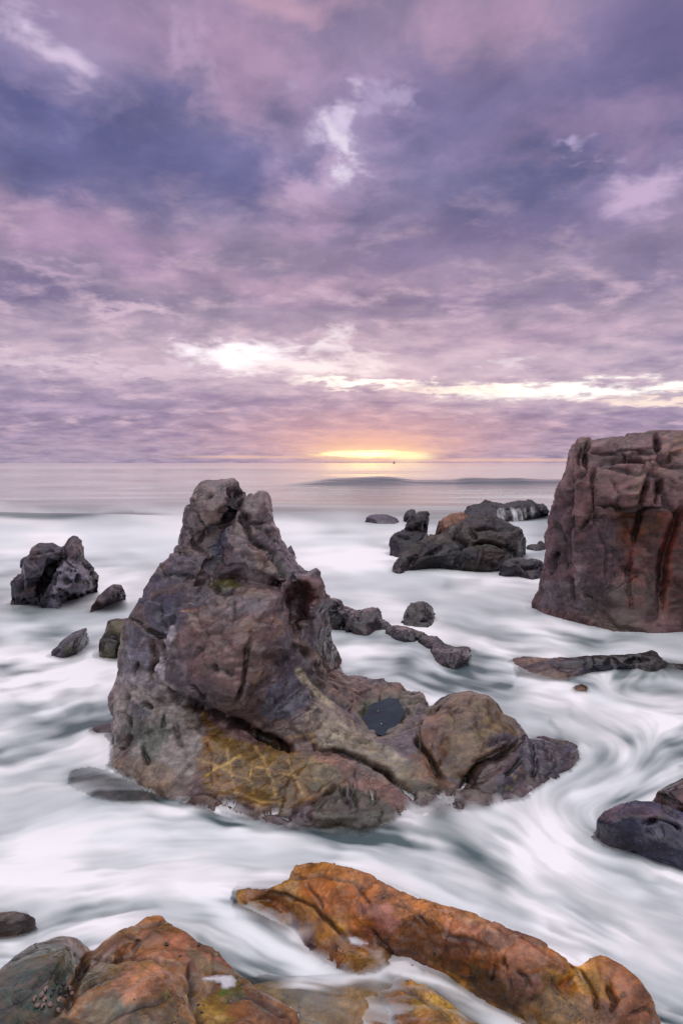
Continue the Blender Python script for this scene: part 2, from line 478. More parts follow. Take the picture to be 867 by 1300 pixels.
m_in = [
    # summit block, left
    (268, 622, 7.4), (290, 617, 7.4), (247, 637, 7.25), (271, 632, 7.22), (288, 628, 7.2), (252, 652, 7.1), (270, 650, 7.0), (281, 640, 7.05), (296, 634, 7.35),
    (246, 675, 7.1), (262, 673, 7.0), (276, 669, 7.05), (286, 664, 7.25), (292, 650, 7.55), (299, 634, 7.75), (303, 630, 7.85), (262, 681, 7.15), (250, 692, 7.1), (234, 694, 7.05),
    (240, 704, 7.05),
    # right summit
    (309, 636, 7.65), (301, 648, 7.5), (296, 660, 7.4), (318, 640, 7.6), (332, 634, 7.6), (338, 650, 7.6), (325, 655, 7.4), (312, 650, 7.45), (309, 660, 7.42),
    (333, 665, 7.55), (344, 670, 7.5), (350, 680, 7.55), (325, 675, 7.3), (318, 680, 7.2),
    # central cone
    (290, 665, 7.35), (284, 675, 7.2), (300, 676, 7.2), (291, 685, 6.95), (283, 700, 7.05), (272, 720, 7.0), (300, 700, 6.85), (318, 700, 6.95), (330, 700, 7.15), (345, 705, 7.3),
    (310, 720, 6.85), (330, 722, 6.8), (345, 730, 6.8), (355, 720, 7.15), (365, 725, 7.2), (338, 712, 7.15), (280, 728, 6.9), (268, 733, 6.95),
    # left shoulder
    (262, 692, 7.1), (255, 703, 6.95), (262, 708, 6.9), (240, 712, 6.85), (225, 720, 6.85), (210, 735, 6.85), (255, 722, 6.8), (240, 735, 6.8), (222, 745, 6.8),
    # moss ledge and the dent beneath the cone
    (270, 742, 6.9), (283, 745, 6.82), (300, 743, 6.82), (318, 742, 6.8), (285, 737, 7.0), (302, 735, 7.02),
    (245, 744, 6.7), (232, 752, 6.72), (258, 752, 6.65),
    # big front bulge
    (270, 760, 6.6), (290, 757, 6.58), (315, 753, 6.55), (335, 753, 6.5), (350, 757, 6.5), (358, 765, 6.55), (363, 780, 6.52), (362, 795, 6.5), (367, 812, 6.45), (366, 824, 6.45),
    (240, 775, 6.55), (222, 790, 6.6), (205, 785, 6.7), (235, 800, 6.45), (265, 790, 6.35), (300, 785, 6.28), (330, 780, 6.25), (345, 790, 6.3), (345, 812, 6.2), (352, 826, 6.25),
    (230, 830, 6.4), (220, 855, 6.35), (212, 870, 6.3), (260, 830, 6.2), (300, 820, 6.1), (330, 830, 6.08), (262, 865, 6.05), (240, 880, 6.12), (290, 880, 5.95), (315, 870, 5.98), (312, 895, 6.0),
    (335, 850, 6.08), (325, 880, 6.12), (332, 905, 6.2), (345, 858, 6.35), (352, 845, 6.5), (265, 893, 6.1), (290, 902, 6.05), (308, 910, 6.1),
    # recess beneath the bulge
    (228, 893, 6.38), (250, 899, 6.4), (278, 909, 6.4), (305, 921, 6.33), (333, 937, 6.2), (356, 947, 6.1), (320, 918, 6.22), (345, 935, 6.12), (368, 945, 6.05),
    # hollow to the right of the bulge, pillar beyond
    (362, 748, 7.0), (345, 741, 7.0), (378, 750, 7.35), (372, 765, 7.25), (372, 785, 7.2), (385, 780, 7.35), (388, 760, 7.4), (386, 742, 7.2), (375, 735, 7.1), (392, 735, 7.15), (400, 745, 7.1),
    (403, 760, 7.15), (395, 772, 7.1), (375, 800, 7.1), (384, 795, 7.05), (396, 795, 7.1), (398, 815, 7.1), (405, 830, 7.3), (412, 820, 8.1), (405, 800, 7.5), (410, 840, 8.1), (417, 845, 8.3), (425, 838, 8.9),
    (372, 822, 6.85), (385, 820, 6.9), (380, 838, 6.8), (395, 848, 6.85), (366, 838, 6.7),
    (335, 745, 6.85), (355, 736, 6.9),
    # arm running down to the right
    (376, 850, 6.75), (365, 865, 6.5), (360, 885, 6.3), (345, 900, 6.15), (372, 905, 6.2), (390, 880, 6.45), (400, 868, 6.75), (398, 895, 6.4), (412, 905, 6.42), (380, 925, 6.1), (405, 925, 6.25), (430, 915, 6.4),
    (440, 922, 6.38), (460, 934, 6.28), (480, 942, 6.18), (500, 952, 6.08), (520, 968, 5.92), (545, 985, 5.8), (560, 1003, 5.68), (440, 945, 6.08), (465, 955, 6.0), (490, 970, 5.9), (515, 990, 5.75), (530, 1010, 5.62),
    (400, 948, 6.08), (425, 955, 6.05), (450, 965, 5.97), (475, 980, 5.85), (500, 998, 5.72), (518, 1015, 5.6),
    # behind the arm down to the pool
    (415, 865, 7.3), (430, 880, 7.1), (445, 895, 6.95), (440, 870, 7.6), (455, 880, 7.5), (470, 875, 7.7), (490, 876, 7.7), (505, 878, 7.7), (452, 905, 6.85),
    # pool basin
    (465, 896, 7.35), (475, 890, 7.5), (490, 888, 7.55), (506, 890, 7.5), (516, 893, 7.4), (462, 910, 7.1), (480, 905, 7.25), (498, 903, 7.28), (470, 922, 6.85), (488, 922, 6.85), (503, 918, 6.95), (460, 918, 6.75), (472, 930, 6.55), (490, 936, 6.45),
    (513, 908, 7.1), (520, 900, 7.1), (530, 893, 7.3), (525, 910, 6.9), (510, 928, 6.6), (535, 903, 6.95), (546, 903, 6.95),
    # rounded boulder
    (575, 885, 6.85), (597, 883, 6.75), (617, 890, 6.75), (560, 900, 6.7), (590, 900, 6.42), (615, 905, 6.45), (627, 908, 6.7), (550, 920, 6.45), (575, 925, 6.15), (605, 925, 6.15), (630, 920, 6.4), (645, 920, 6.6), (655, 930, 6.5),
    (550, 945, 6.15), (575, 955, 5.95), (605, 948, 5.95), (635, 940, 6.1), (655, 940, 6.35), (560, 975, 5.88), (590, 975, 5.8), (620, 962, 5.88), (645, 952, 6.1),
    (533, 925, 6.5), (528, 940, 6.35), (538, 955, 6.15), (548, 970, 6.0), (565, 990, 5.82),
    (595, 990, 5.78), (620, 980, 5.85), (640, 965, 5.98), (655, 955, 6.15), (610, 1000, 5.65), (640, 985, 5.72), (650, 1000, 5.68), (580, 1010, 5.6),
    # tip at the right
    (672, 945, 6.38), (690, 945, 6.4), (710, 950, 6.38), (665, 965, 6.08), (690, 965, 6.1), (712, 962, 6.2), (675, 985, 5.92),
    # front slab
    (250, 915, 6.3), (280, 920, 6.25), (305, 935, 6.1), (330, 950, 5.97), (355, 960, 5.9), (380, 965, 5.9), (250, 940, 6.08), (280, 950, 5.98), (310, 965, 5.82), (340, 975, 5.75), (370, 985, 5.72), (400, 975, 5.82),
    (250, 970, 5.88), (285, 985, 5.72), (320, 1000, 5.58), (350, 1015, 5.5), (370, 1018, 5.5), (395, 1005, 5.6), (425, 990, 5.72), (260, 1005, 5.65), (295, 1012, 5.55), (325, 1025, 5.46), (345, 1032, 5.44),
    (430, 975, 5.85), (455, 990, 5.75), (480, 1008, 5.62), (500, 1025, 5.5),
    (405, 1022, 5.6), (420, 1010, 5.62), (435, 1022, 5.55), (450, 1012, 5.62), (465, 1030, 5.48), (400, 1035, 5.5), (425, 1036, 5.42), (445, 1034, 5.46), (380, 1034, 5.46),
    # pale left foot
    (170, 790, 6.85), (190, 770, 6.85), (190, 800, 6.75), (170, 820, 6.75), (195, 830, 6.6), (170, 850, 6.72), (192, 860, 6.55), (165, 880, 6.65), (190, 885, 6.45), (210, 895, 6.4), (160, 905, 6.55), (185, 912, 6.35), (215, 915, 6.3),
    (155, 935, 6.45), (175, 940, 6.25), (205, 935, 6.2), (230, 930, 6.2), (165, 960, 6.15), (195, 965, 6.0), (225, 960, 5.98), (185, 985, 5.95), (215, 990, 5.85), (240, 990, 5.78)]
m_in = [(a, b, YZ(b, .07) if (b > 925 and a < 575 and CH - (b - HY) * y_ / F < .07) else y_) for a, b, y_ in m_in]
m_creases = [
    ([(305, 629), (298, 640), (291, 655), (284, 667), (268, 674), (262, 674)], 4.5, .10), ([(243, 636), (256, 634), (270, 629)], 1.8, .05), ([(290, 612), (292, 624), (296, 634)], 2.2, .04),
    ([(249, 646), (253, 660), (262, 673), (260, 680), (250, 693)], 1.8, .035), ([(240, 667), (244, 684), (248, 693), (259, 697)], 2.2, .045), ([(256, 694), (266, 700), (268, 708)], 1.6, .03),
    ([(304, 651), (309, 664), (318, 680), (330, 692), (345, 705), (360, 722), (372, 735)], 3.2, .07), ([(311, 655), (312, 662)], 2.2, .06), ([(313, 665), (335, 665)], 1.6, .035), ([(322, 668), (335, 672), (350, 690)], 2, .03),
    ([(345, 712), (356, 722), (368, 730), (382, 745)], 2.6, .06), ([(302, 690), (317, 702), (340, 715), (352, 735)], 4, -.04), ([(291, 666), (283, 690), (268, 715)], 3.5, -.03),
    ([(279, 697), (270, 712), (262, 728)], 6, .05), ([(200, 727), (230, 731), (262, 730)], 3, .03), ([(215, 700), (222, 712), (250, 715)], 3, -.02),
    ([(240, 744), (262, 739), (280, 752), (300, 752)], 3, .035), ([(205, 790), (240, 770), (262, 765), (285, 755)], 4, -.04), ([(150, 781), (168, 785), (183, 793)], 1.8, .035),
    ([(184, 795), (200, 808), (215, 806)], 3, .045), ([(200, 770), (212, 800)], 4, .03), ([(228, 762), (222, 790), (212, 806)], 4, .04), ([(296, 762), (297, 786)], 1.6, .03),
    ([(217, 815), (222, 797), (222, 850)], 3, -.03), ([(190, 812), (196, 835), (194, 850)], 3.5, .06), ([(205, 815), (207, 840)], 2.5, .05), ([(176, 840), (174, 860)], 2.5, .06), ([(191, 845), (193, 866)], 3, .09),
    ([(207, 868), (228, 888), (249, 895), (277, 907), (304, 919), (332, 934), (355, 945), (373, 952)], 3.2, .12), ([(314, 842), (308, 870), (301, 893)], 2.0, .10), ([(312, 820), (315, 845)], 2.5, .03),
    ([(318, 800), (316, 818), (312, 836)], 2.5, .025), ([(240, 870), (256, 882), (262, 893)], 3, .05), ([(268, 842), (300, 858)], 4, .02), ([(365, 756), (372, 775), (368, 796)], 5, .05), ([(380, 735), (362, 738), (345, 743)], 3, .05),
    ([(376, 790), (392, 780)], 2.5, .04), ([(396, 782), (397, 800), (398, 815)], 2, .06), ([(392, 852), (405, 870), (430, 890), (446, 900)], 4, .04), ([(380, 815), (388, 835), (405, 855), (430, 872), (450, 890)], 3.5, .04),
    ([(345, 903), (370, 880), (392, 862)], 5, .03), ([(404, 949), (430, 955), (455, 962), (475, 972), (495, 985), (515, 1000), (528, 1012)], 2.8, .06), ([(472, 968), (485, 978), (497, 988)], 2.5, .06),
    ([(335, 936), (360, 945), (372, 952)], 5, .05), ([(396, 945), (408, 950), (420, 958)], 3, .03), ([(432, 995), (420, 1005), (400, 1016), (390, 1020)], 2.4, .06), ([(430, 995), (436, 1010), (445, 1022)], 3, .04),
    ([(357, 1022), (350, 1028), (333, 1037)], 3, .035), ([(345, 1022), (368, 1042)], 2, .03), ([(382, 1030), (395, 1044)], 5, .035), ([(448, 992), (446, 1010), (452, 1024)], 2.5, .03), ([(471, 1000), (476, 1020)], 2, .05),
    ([(531, 926), (530, 944), (540, 958), (552, 975), (566, 992)], 2.8, .07), ([(536, 912), (528, 917), (515, 924)], 2.0, .03), ([(664, 937), (650, 950), (630, 962), (610, 972), (596, 985), (585, 1000)], 3.2, .09),
    ([(620, 945), (640, 935), (655, 942)], 4, .03), ([(575, 905), (560, 930), (556, 950)], 5, .02), ([(600, 968), (628, 955), (650, 945)], 2, .05), ([(672, 940), (680, 965), (676, 990)], 2.5, .05), ([(690, 940), (700, 965)], 2, .03),
    ([(640, 985), (650, 975), (662, 965)], 2.5, .05), ([(505, 1005), (540, 1000), (566, 1008)], 3, .03),
    ([(165, 880), (160, 905), (168, 925)], 3, .05), ([(180, 893), (195, 900)], 3, .07), ([(165, 935), (155, 950)], 3.5, .06), ([(180, 945), (190, 970)], 3, .05), ([(210, 905), (205, 930)], 2.5, .05), ([(222, 920), (232, 950)], 3, .03),
    ([(478, 906), (494, 908)], 19, .10), ([(232, 1010), (265, 1010), (295, 1022), (330, 1030)], 2.5, .015)]
m_paints = [
    # colours of the stone: blue slate faces, rusty lower slab, pale crust of barnacles on the left foot
    ([(283, 668), (292, 664), (293, 680), (285, 695), (272, 722), (262, 735), (268, 705)], (66, 70, 98), 5, .9),
    ([(300, 680), (318, 695), (330, 720), (300, 730), (278, 735), (290, 705)], (112, 100, 116), 8, .6),
    ([(196, 726), (222, 705), (262, 705), (262, 722), (235, 742), (200, 745), (180, 765), (178, 760)], (88, 88, 112), 7, .7),
    ([(180, 760), (232, 752), (235, 790), (214, 808), (200, 800), (185, 780)], (80, 84, 112), 7, .75),
    ([(160, 790), (195, 805), (215, 808), (190, 850), (160, 835)], (84, 92, 122), 7, .7),
    ([(240, 745), (262, 745), (275, 758), (255, 775), (235, 768)], (86, 88, 110), 6, .6),
    ([(268, 738), (302, 735), (308, 745), (282, 750), (266, 746)], (92, 92, 40), 3, .95),
    ([(225, 800), (290, 780), (350, 770), (362, 800), (340, 850), (300, 880), (262, 870), (240, 845), (228, 825)], (132, 98, 92), 14, .75),
    ([(240, 845), (262, 850), (300, 880), (330, 870), (310, 900), (262, 892), (235, 878)], (92, 70, 70), 8, .7),
    ([(336, 740), (395, 735), (392, 785), (372, 800), (362, 760)], (92, 60, 58), 8, .8),  # hollow beside the bulge, its shadow painted in as darker colour
    ([(388, 733), (414, 730), (416, 765), (395, 772)], (128, 78, 70), 6, .7),
    ([(384, 775), (414, 770), (418, 800), (392, 812)], (122, 96, 98), 7, .6),
    ([(398, 800), (420, 800), (434, 842), (412, 848), (400, 830)], (52, 54, 44), 5, .85),
    ([(330, 905), (345, 870), (375, 850), (388, 868), (390, 895), (370, 912), (345, 915)], (82, 86, 104), 6, .85),
    ([(378, 850), (400, 870), (440, 915), (500, 950), (560, 1000), (540, 1015), (480, 975), (420, 950), (375, 935), (395, 895)], (176, 162, 138), 9, .85),
    ([(440, 925), (500, 955), (540, 1000), (510, 1000), (470, 965), (430, 945)], (150, 132, 84), 10, .6, 7.0),
    ([(378, 845), (400, 866), (425, 895), (415, 900), (385, 870)], (206, 194, 156), 5, .7),
    ([(385, 815), (450, 860), (510, 868), (515, 880), (460, 900), (440, 905), (400, 865)], (128, 94, 72), 8, .8),
    ([(415, 870), (440, 880), (470, 890), (450, 905)], (112, 74, 38), 6, .6, 8.0),
    ([(448, 905), (470, 885), (510, 880), (541, 890), (520, 912), (510, 930), (485, 938), (455, 920)], (120, 116, 92), 5, .8),
    ([(462, 902), (475, 890), (508, 890), (512, 912), (492, 932), (470, 925)], (46, 66, 62), 4, .9),
    ([(455, 898), (470, 888), (500, 884), (505, 892), (475, 896), (462, 908)], (62, 92, 44), 4, .7),
    ([(250, 900), (300, 918), (375, 952), (420, 962), (440, 990), (400, 1015), (350, 1035), (260, 1005), (250, 960), (262, 930)], (162, 118, 60), 8, .9),
    ([(262, 915), (330, 945), (370, 960), (425, 980), (395, 1005), (350, 1025), (310, 1010), (285, 985), (275, 950)], (126, 98, 40), 7, .85),
    ([(262, 905), (300, 918), (330, 938), (335, 948), (290, 935)], (132, 104, 120), 5, .8),
    ([(375, 945), (420, 950), (480, 985), (520, 1015), (510, 1035), (470, 1010), (430, 985)], (154, 106, 86), 7, .85),
    ([(385, 965), (430, 975), (425, 1000), (395, 1005)], (140, 128, 96), 6, .8),
    ([(400, 1010), (432, 992), (450, 1000), (500, 1030), (490, 1060), (400, 1060)], (84, 84, 66), 8, .85),
    ([(455, 1000), (490, 1010), (495, 1040), (465, 1045)], (110, 118, 96), 6, .6, 12.0),
    ([(225, 980), (260, 1000), (340, 1030), (330, 1055), (225, 1020)], (120, 84, 52), 5, .7),
    ([(140, 860), (200, 850), (245, 895), (262, 935), (248, 985), (190, 1010), (130, 990)], (178, 166, 158), 9, .9),
    ([(150, 855), (205, 862), (235, 900), (190, 880)], (104, 96, 108), 5, .55, 10.0),
    ([(172, 905), (185, 925), (176, 945), (160, 960), (148, 940), (158, 920)], (52, 68, 58), 5, .85),
    ([(158, 930), (170, 935), (162, 965), (150, 965)], (112, 78, 62), 4, .8),
    ([(180, 930), (205, 905), (215, 925), (205, 955), (190, 980), (178, 965)], (74, 94, 78), 6, .75),
    ([(165, 890), (185, 895), (188, 908), (170, 908)], (62, 70, 90), 4, .8),
    ([(230, 890), (262, 905), (255, 925), (235, 925)], (92, 76, 52), 5, .7),
    ([(140, 960), (200, 970), (250, 1000), (190, 1015), (140, 985)], (170, 138, 100), 8, .7),
    ([(220, 985), (255, 985), (258, 1010), (222, 1008)], (140, 118, 122), 5, .7),
    ([(190, 812), (205, 805), (212, 830), (200, 852), (190, 840)], (104, 66, 58), 4, .9),
    ([(206, 812), (213, 812), (212, 845), (204, 840)], (92, 60, 56), 3, .8),
    ([(160, 835), (190, 820), (192, 870), (150, 870)], (150, 144, 158), 6, .6),
    ([(212, 790), (222, 795), (216, 820), (210, 862), (202, 860)], (226, 214, 222), 3, .8),
    # rounded boulder: olive and rust
    ([(545, 900), (576, 876), (625, 880), (665, 925), (660, 945), (620, 965), (590, 990), (560, 985), (530, 950), (530, 925)], (136, 108, 70), 7, .85),
    ([(575, 885), (620, 888), (640, 920), (600, 950), (570, 930)], (140, 128, 80), 9, .75, 6.0),
    ([(545, 905), (565, 900), (560, 950), (575, 975), (550, 965), (535, 940)], (128, 82, 60), 6, .7),
    ([(620, 935), (650, 925), (664, 935), (640, 950), (622, 950)], (70, 70, 92), 5, .8),
    ([(530, 950), (560, 980), (590, 1005), (560, 1015), (520, 985)], (140, 92, 42), 7, .75),
    ([(590, 990), (640, 960), (670, 975), (640, 1015), (570, 1030)], (100, 78, 74), 6, .8),
    ([(664, 935), (700, 940), (735, 950), (720, 980), (690, 995), (668, 985), (655, 960)], (70, 72, 96), 5, .9),
    ([(630, 985), (655, 975), (660, 995), (635, 1010)], (62, 66, 88), 4, .8),
    ([(700, 945), (712, 945), (700, 975), (690, 975)], (150, 138, 100), 3, .5, 14.0),
    ([(645, 980), (660, 978), (652, 1002), (645, 1000)], (176, 160, 84), 3, .8, 12.0),
]
Vc = (222, 182, 110)
m_lines = [
    ([(325, 948), (335, 965), (345, 990), (352, 1012), (357, 1024)], 1.8, Vc, 1.2), ([(262, 985), (275, 975), (290, 968), (303, 960)], 2.2, (250, 206, 112), 1.2), ([(250, 962), (275, 972), (300, 985), (330, 990)], 1.4, Vc, 1.0),
    ([(295, 930), (290, 955), (293, 980), (300, 1010)], 1.3, Vc, .9), ([(320, 972), (345, 978), (370, 985), (402, 990)], 1.4, Vc, 1.0), ([(365, 965), (375, 985), (385, 1010)], 1.6, Vc, 1.0), ([(322, 965), (318, 985), (322, 1005)], 1.4, Vc, 1.0),
    ([(268, 1000), (300, 1005), (330, 1018), (355, 1020)], 1.3, Vc, .9), ([(345, 945), (330, 960), (310, 975)], .9, Vc, .5), ([(385, 935), (395, 932), (400, 945), (410, 951)], 1.4, (214, 168, 96), .9), ([(366, 936), (380, 934), (392, 931)], 1.2, (214, 168, 96), .8),
    ([(357, 1024), (375, 1018), (400, 1012), (428, 995)], 1.4, (196, 140, 70), .8), ([(231, 776), (245, 774), (262, 772)], 1.8, (200, 150, 116), .7), ([(300, 800), (322, 790), (345, 785), (362, 795)], 1.8, (178, 132, 104), .6),
    ([(314, 795), (318, 812), (315, 830)], 1.8, (190, 140, 110), .7), ([(338, 810), (360, 802)], 1.6, (178, 132, 104), .6), ([(285, 756), (305, 752), (330, 748), (345, 752)], 1.5, (160, 122, 104), .5), ([(230, 815), (262, 790), (290, 775), (310, 765)], 1.3, (162, 120, 102), .5),
    ([(318, 690), (335, 708), (352, 722), (358, 735)], 1.8, (166, 124, 100), .6), ([(332, 835), (330, 855), (322, 870)], 1.6, (180, 140, 100), .7), ([(240, 862), (255, 850), (268, 858)], 2.0, (176, 128, 96), .5), ([(262, 835), (290, 820), (330, 812)], 1.2, (160, 116, 96), .4),
    ([(222, 712), (245, 716), (262, 726)], 1.0, (146, 122, 110), .5), ([(150, 820), (172, 826), (184, 812), (200, 806)], 1.6, (170, 156, 150), .6), ([(430, 990), (445, 980), (455, 972)], 1.0, (190, 140, 90), .5), ([(396, 870), (420, 895), (450, 920)], 1.6, (196, 176, 126), .6),
    ([(385, 830), (400, 850), (425, 875), (440, 892)], 1.8, (176, 132, 96), .6), ([(520, 930), (540, 912), (560, 905)], 1.6, (176, 134, 104), .6), ([(425, 925), (470, 950), (500, 975)], 1.2, (170, 150, 90), .4)]
stack = build_rock('sea_stack', m_out, m_in, back=1.1, vox=.019, smooth=4, palette=[BR, (104, 90, 98), BB, DK], creases=m_creases, paints=m_paints, lines=m_lines,
                   mat=MAT_DRY, seed=3, facets=.06, facet_scale=2.1, rough_amp=.018, strata=((-.5, .2, .85), 5.0, .03), tone=.6, cat='rock',
                   label='tall twin-peaked brown and slate-blue rock rising from white surf, rusty veined slab at its foot')

# ------------------------------------------------------------------ cliff at the right edge
c_out = [(731.6, 556.6, 12.9), (739.5, 554, 12.9), (752.6, 558, 12.9), (776, 554, 12.9), (794.5, 556.6, 12.8), (799.7, 550, 12.8), (818, 549, 12.8), (823, 547, 12.8), (867, 547.5, 12.6), (960, 545, 12.4), (1060, 556, 12.2), (1150, 600, 12.2),
         (1200, 700, 12.2), (1210, 790, 0.0), (1100, 806, 0.0), (960, 804, 0.0), (867, 803, 0.0), (823, 804, 0.0), (786.6, 803.5, 0.0), (745, 795, 0.0), (705, 784, 0.0), (690, 779, 0.0), (677, 772, 0.0), (675, 763, 12.9), (683, 745, 12.9), (692, 719, 12.9), (691, 682, 13),
         (693.7, 651, 13), (703, 630, 13), (716, 598, 13), (721, 576, 13)]
c_in = [(735, 565, 12.6), (745, 572, 12.5), (765, 565, 12.6), (800, 562, 12.6), (850, 558, 12.5), (750, 583, 12.45), (785, 582, 12.4), (820, 578, 12.35), (867, 575, 12.3), (745, 592, 12.0), (790, 590, 11.9), (830, 592, 11.85), (867, 590, 11.9),
        (728, 585, 12.55), (724, 600, 12.5), (720, 640, 12.45), (728, 615, 12.1), (722, 650, 12.0), (750, 620, 11.8), (750, 660, 11.6), (735, 690, 11.75), (760, 700, 11.5), (722, 700, 12.1), (708, 660, 12.5), (705, 700, 12.45), (700, 740, 12.4), (715, 745, 12.1),
        (740, 740, 11.75), (765, 750, 11.5), (780, 640, 11.6), (800, 610, 11.7), (815, 640, 11.6), (800, 660, 11.9), (805, 690, 11.85), (800, 720, 11.7), (830, 700, 11.6), (790, 770, 11.35), (820, 760, 11.3), (850, 740, 11.4), (850, 650, 11.5), (880, 620, 11.5), (880, 700, 11.3),
        (720, 770, 12.0), (700, 765, 12.3), (750, 780, 11.6), (860, 780, 11.2), (950, 620, 11.3), (950, 700, 11.1), (960, 770, 11.1), (1050, 620, 11.4), (1050, 720, 11.3), (1120, 660, 11.8), (1130, 740, 11.8)]
c_cr = [([(745, 588), (790, 583), (830, 586), (867, 592)], 2.5, .10), ([(748, 560), (742, 575), (740, 600), (728, 612)], 3, .12), ([(738, 562), (733, 580), (730, 598)], 2.5, .09), ([(724, 600), (722, 640), (719, 680), (722, 720)], 4, .12), ([(756, 590), (750, 615), (751, 640), (745, 655), (731, 680)], 2.4, .10),
        ([(751, 640), (757, 665)], 2, .07), ([(752, 640), (785, 645), (815, 647), (845, 645)], 2.0, .09), ([(821, 610), (816, 625), (811, 646)], 2.8, .15), ([(838, 608), (835, 622), (832, 640)], 2.2, .14), ([(760, 672), (772, 700), (770, 740)], 1.8, .05), ([(800, 700), (796, 740), (802, 780)], 1.8, .05), ([(745, 572), (765, 576), (800, 572), (840, 575)], 1.6, .05), ([(775, 610), (785, 628), (780, 650)], 1.5, .04), ([(813, 648), (808, 662), (802, 692)], 2.4, .12), ([(832, 552), (834, 574)], 2.6, .18), ([(849, 578), (848, 586)], 2, .1),
        ([(800, 640), (810, 615), (822, 595), (840, 582), (867, 570)], 3.5, -.08), ([(867, 640), (850, 680), (840, 710), (838, 780)], 5, .15), ([(700, 660), (712, 690), (716, 730)], 4, .08), ([(705, 700), (700, 730)], 4, .10), ([(722, 730), (728, 765)], 3, .06), ([(758, 590), (800, 600), (830, 605)], 3, .04),
        ([(770, 640), (790, 628), (812, 632)], 3, -.05), ([(740, 755), (752, 760)], 2, .06), ([(830, 600), (845, 640), (867, 660)], 3, .06)]
c_paints = [([(735, 555), (900, 545), (900, 580), (800, 575), (745, 582)], (138, 104, 108), 8, .6), ([(725, 590), (810, 585), (812, 640), (750, 650), (735, 690), (722, 650)], (140, 98, 98), 12, .7),
            ([(775, 655), (867, 640), (960, 640), (960, 790), (810, 780), (790, 700)], (112, 56, 42), 14, .85), ([(780, 650), (820, 645), (845, 660), (830, 690), (785, 690)], (84, 52, 26), 7, .8), ([(850, 700), (960, 690), (960, 790), (845, 790)], (62, 46, 48), 12, .7),
            ([(735, 680), (780, 660), (790, 720), (760, 760), (735, 735)], (92, 80, 92), 10, .5), ([(720, 700), (745, 705), (750, 740), (725, 735)], (150, 130, 134), 7, .7, 3.0), ([(690, 735), (735, 740), (760, 780), (700, 780), (678, 765)], (128, 118, 124), 9, .75),
            ([(745, 745), (810, 740), (820, 806), (745, 796)], (84, 84, 74), 9, .5), ([(770, 775), (805, 780), (805, 806), (770, 802)], (58, 74, 44), 5, .5, 4.0), ([(695, 640), (722, 640), (722, 740), (695, 735)], (122, 84, 94), 8, .6), ([(840, 550), (900, 550), (900, 572), (840, 575)], (190, 140, 84), 4, .6, 5.0),
            ([(806, 600), (822, 595), (812, 640), (800, 645)], (160, 124, 104), 3, .6), ([(822, 690), (838, 690), (834, 790), (818, 790)], (40, 30, 36), 3, .7), ([(842, 660), (856, 660), (850, 780), (838, 780)], (132, 62, 40), 3, .7), ([(790, 700), (806, 700), (812, 770), (798, 770)], (124, 58, 44), 3, .6), ([(700, 640), (712, 640), (714, 720), (704, 720)], (70, 46, 56), 3, .6), ([(728, 700), (738, 700), (742, 760), (732, 760)], (170, 150, 146), 2, .5, 3.0)]
c_lines = [([(752, 645), (785, 648), (815, 650), (867, 646)], 1.2, (30, 22, 26), .8), ([(742, 583), (790, 586), (867, 594)], 1.2, (34, 26, 30), .8), ([(776, 650), (800, 655), (840, 652)], 1.5, (170, 96, 52), .6), ([(785, 672), (820, 676), (860, 670)], 1.3, (160, 86, 50), .5)]
build_rock('cliff_rock', c_out, c_in, back=2.2, vox=.038, smooth=3, palette=[(128, 92, 94), (108, 76, 80), (146, 106, 100), (80, 58, 64)], creases=c_cr, paints=c_paints, lines=c_lines, mat=MAT_CLIFF, tone=.55, seed=8, facets=.10, facet_scale=.8,
           rough_amp=.03, strata=((.5, 0, -.8), 3.0, .04), cat='rock', label='massive flat-topped red-brown rock wall at the right edge, tallest block in the water')

# ------------------------------------------------------------------ pitted pair at the left
l_cr = [([(78, 700), (77, 708), (62, 726), (53, 745), (46, 768)], 3.2, .22), ([(28, 712), (60, 705), (76, 702)], 2, -.03), ([(81, 696), (84, 715), (100, 722)], 2, .05), ([(42, 706), (62, 697), (76, 698)], 2, .06), ([(27, 735), (24, 755)], 2.5, .09)]
pts = []
for (px, py, r) in [(71, 728, 2.2), (77, 728, 1.6), (84, 737.5, 3.6), (90, 738, 1.6), (99.5, 736, 3.2), (100, 731, 2), (70, 741, 1.5), (75.5, 750, 2.2), (81, 750, 1.3), (91, 725, 1.4), (96, 725, 1.4), (60, 758, 2.2), (68, 758, 2), (85, 755, 3), (110, 719, 2.2), (106, 716, 1.4), (115, 721, 1.8),
                    (110, 741, 3.2), (117, 734, 3), (122, 740, 3), (95, 759, 3.2), (104, 757, 2.6), (89, 762, 2.2), (112, 753, 2.4), (120, 750, 2.6), (49, 731, 1.2), (35, 738, 1.3), (27, 748, 2.6), (40, 760, 2), (70, 734, 1.6), (18, 762, 2.4), (30, 764, 2), (93, 713, 1), (77, 714, 1.6), (118, 727, 2.2), (124, 747, 2.2), (78, 758, 1.6)]:
    pts.append((px, py, r * 1.2, .07))
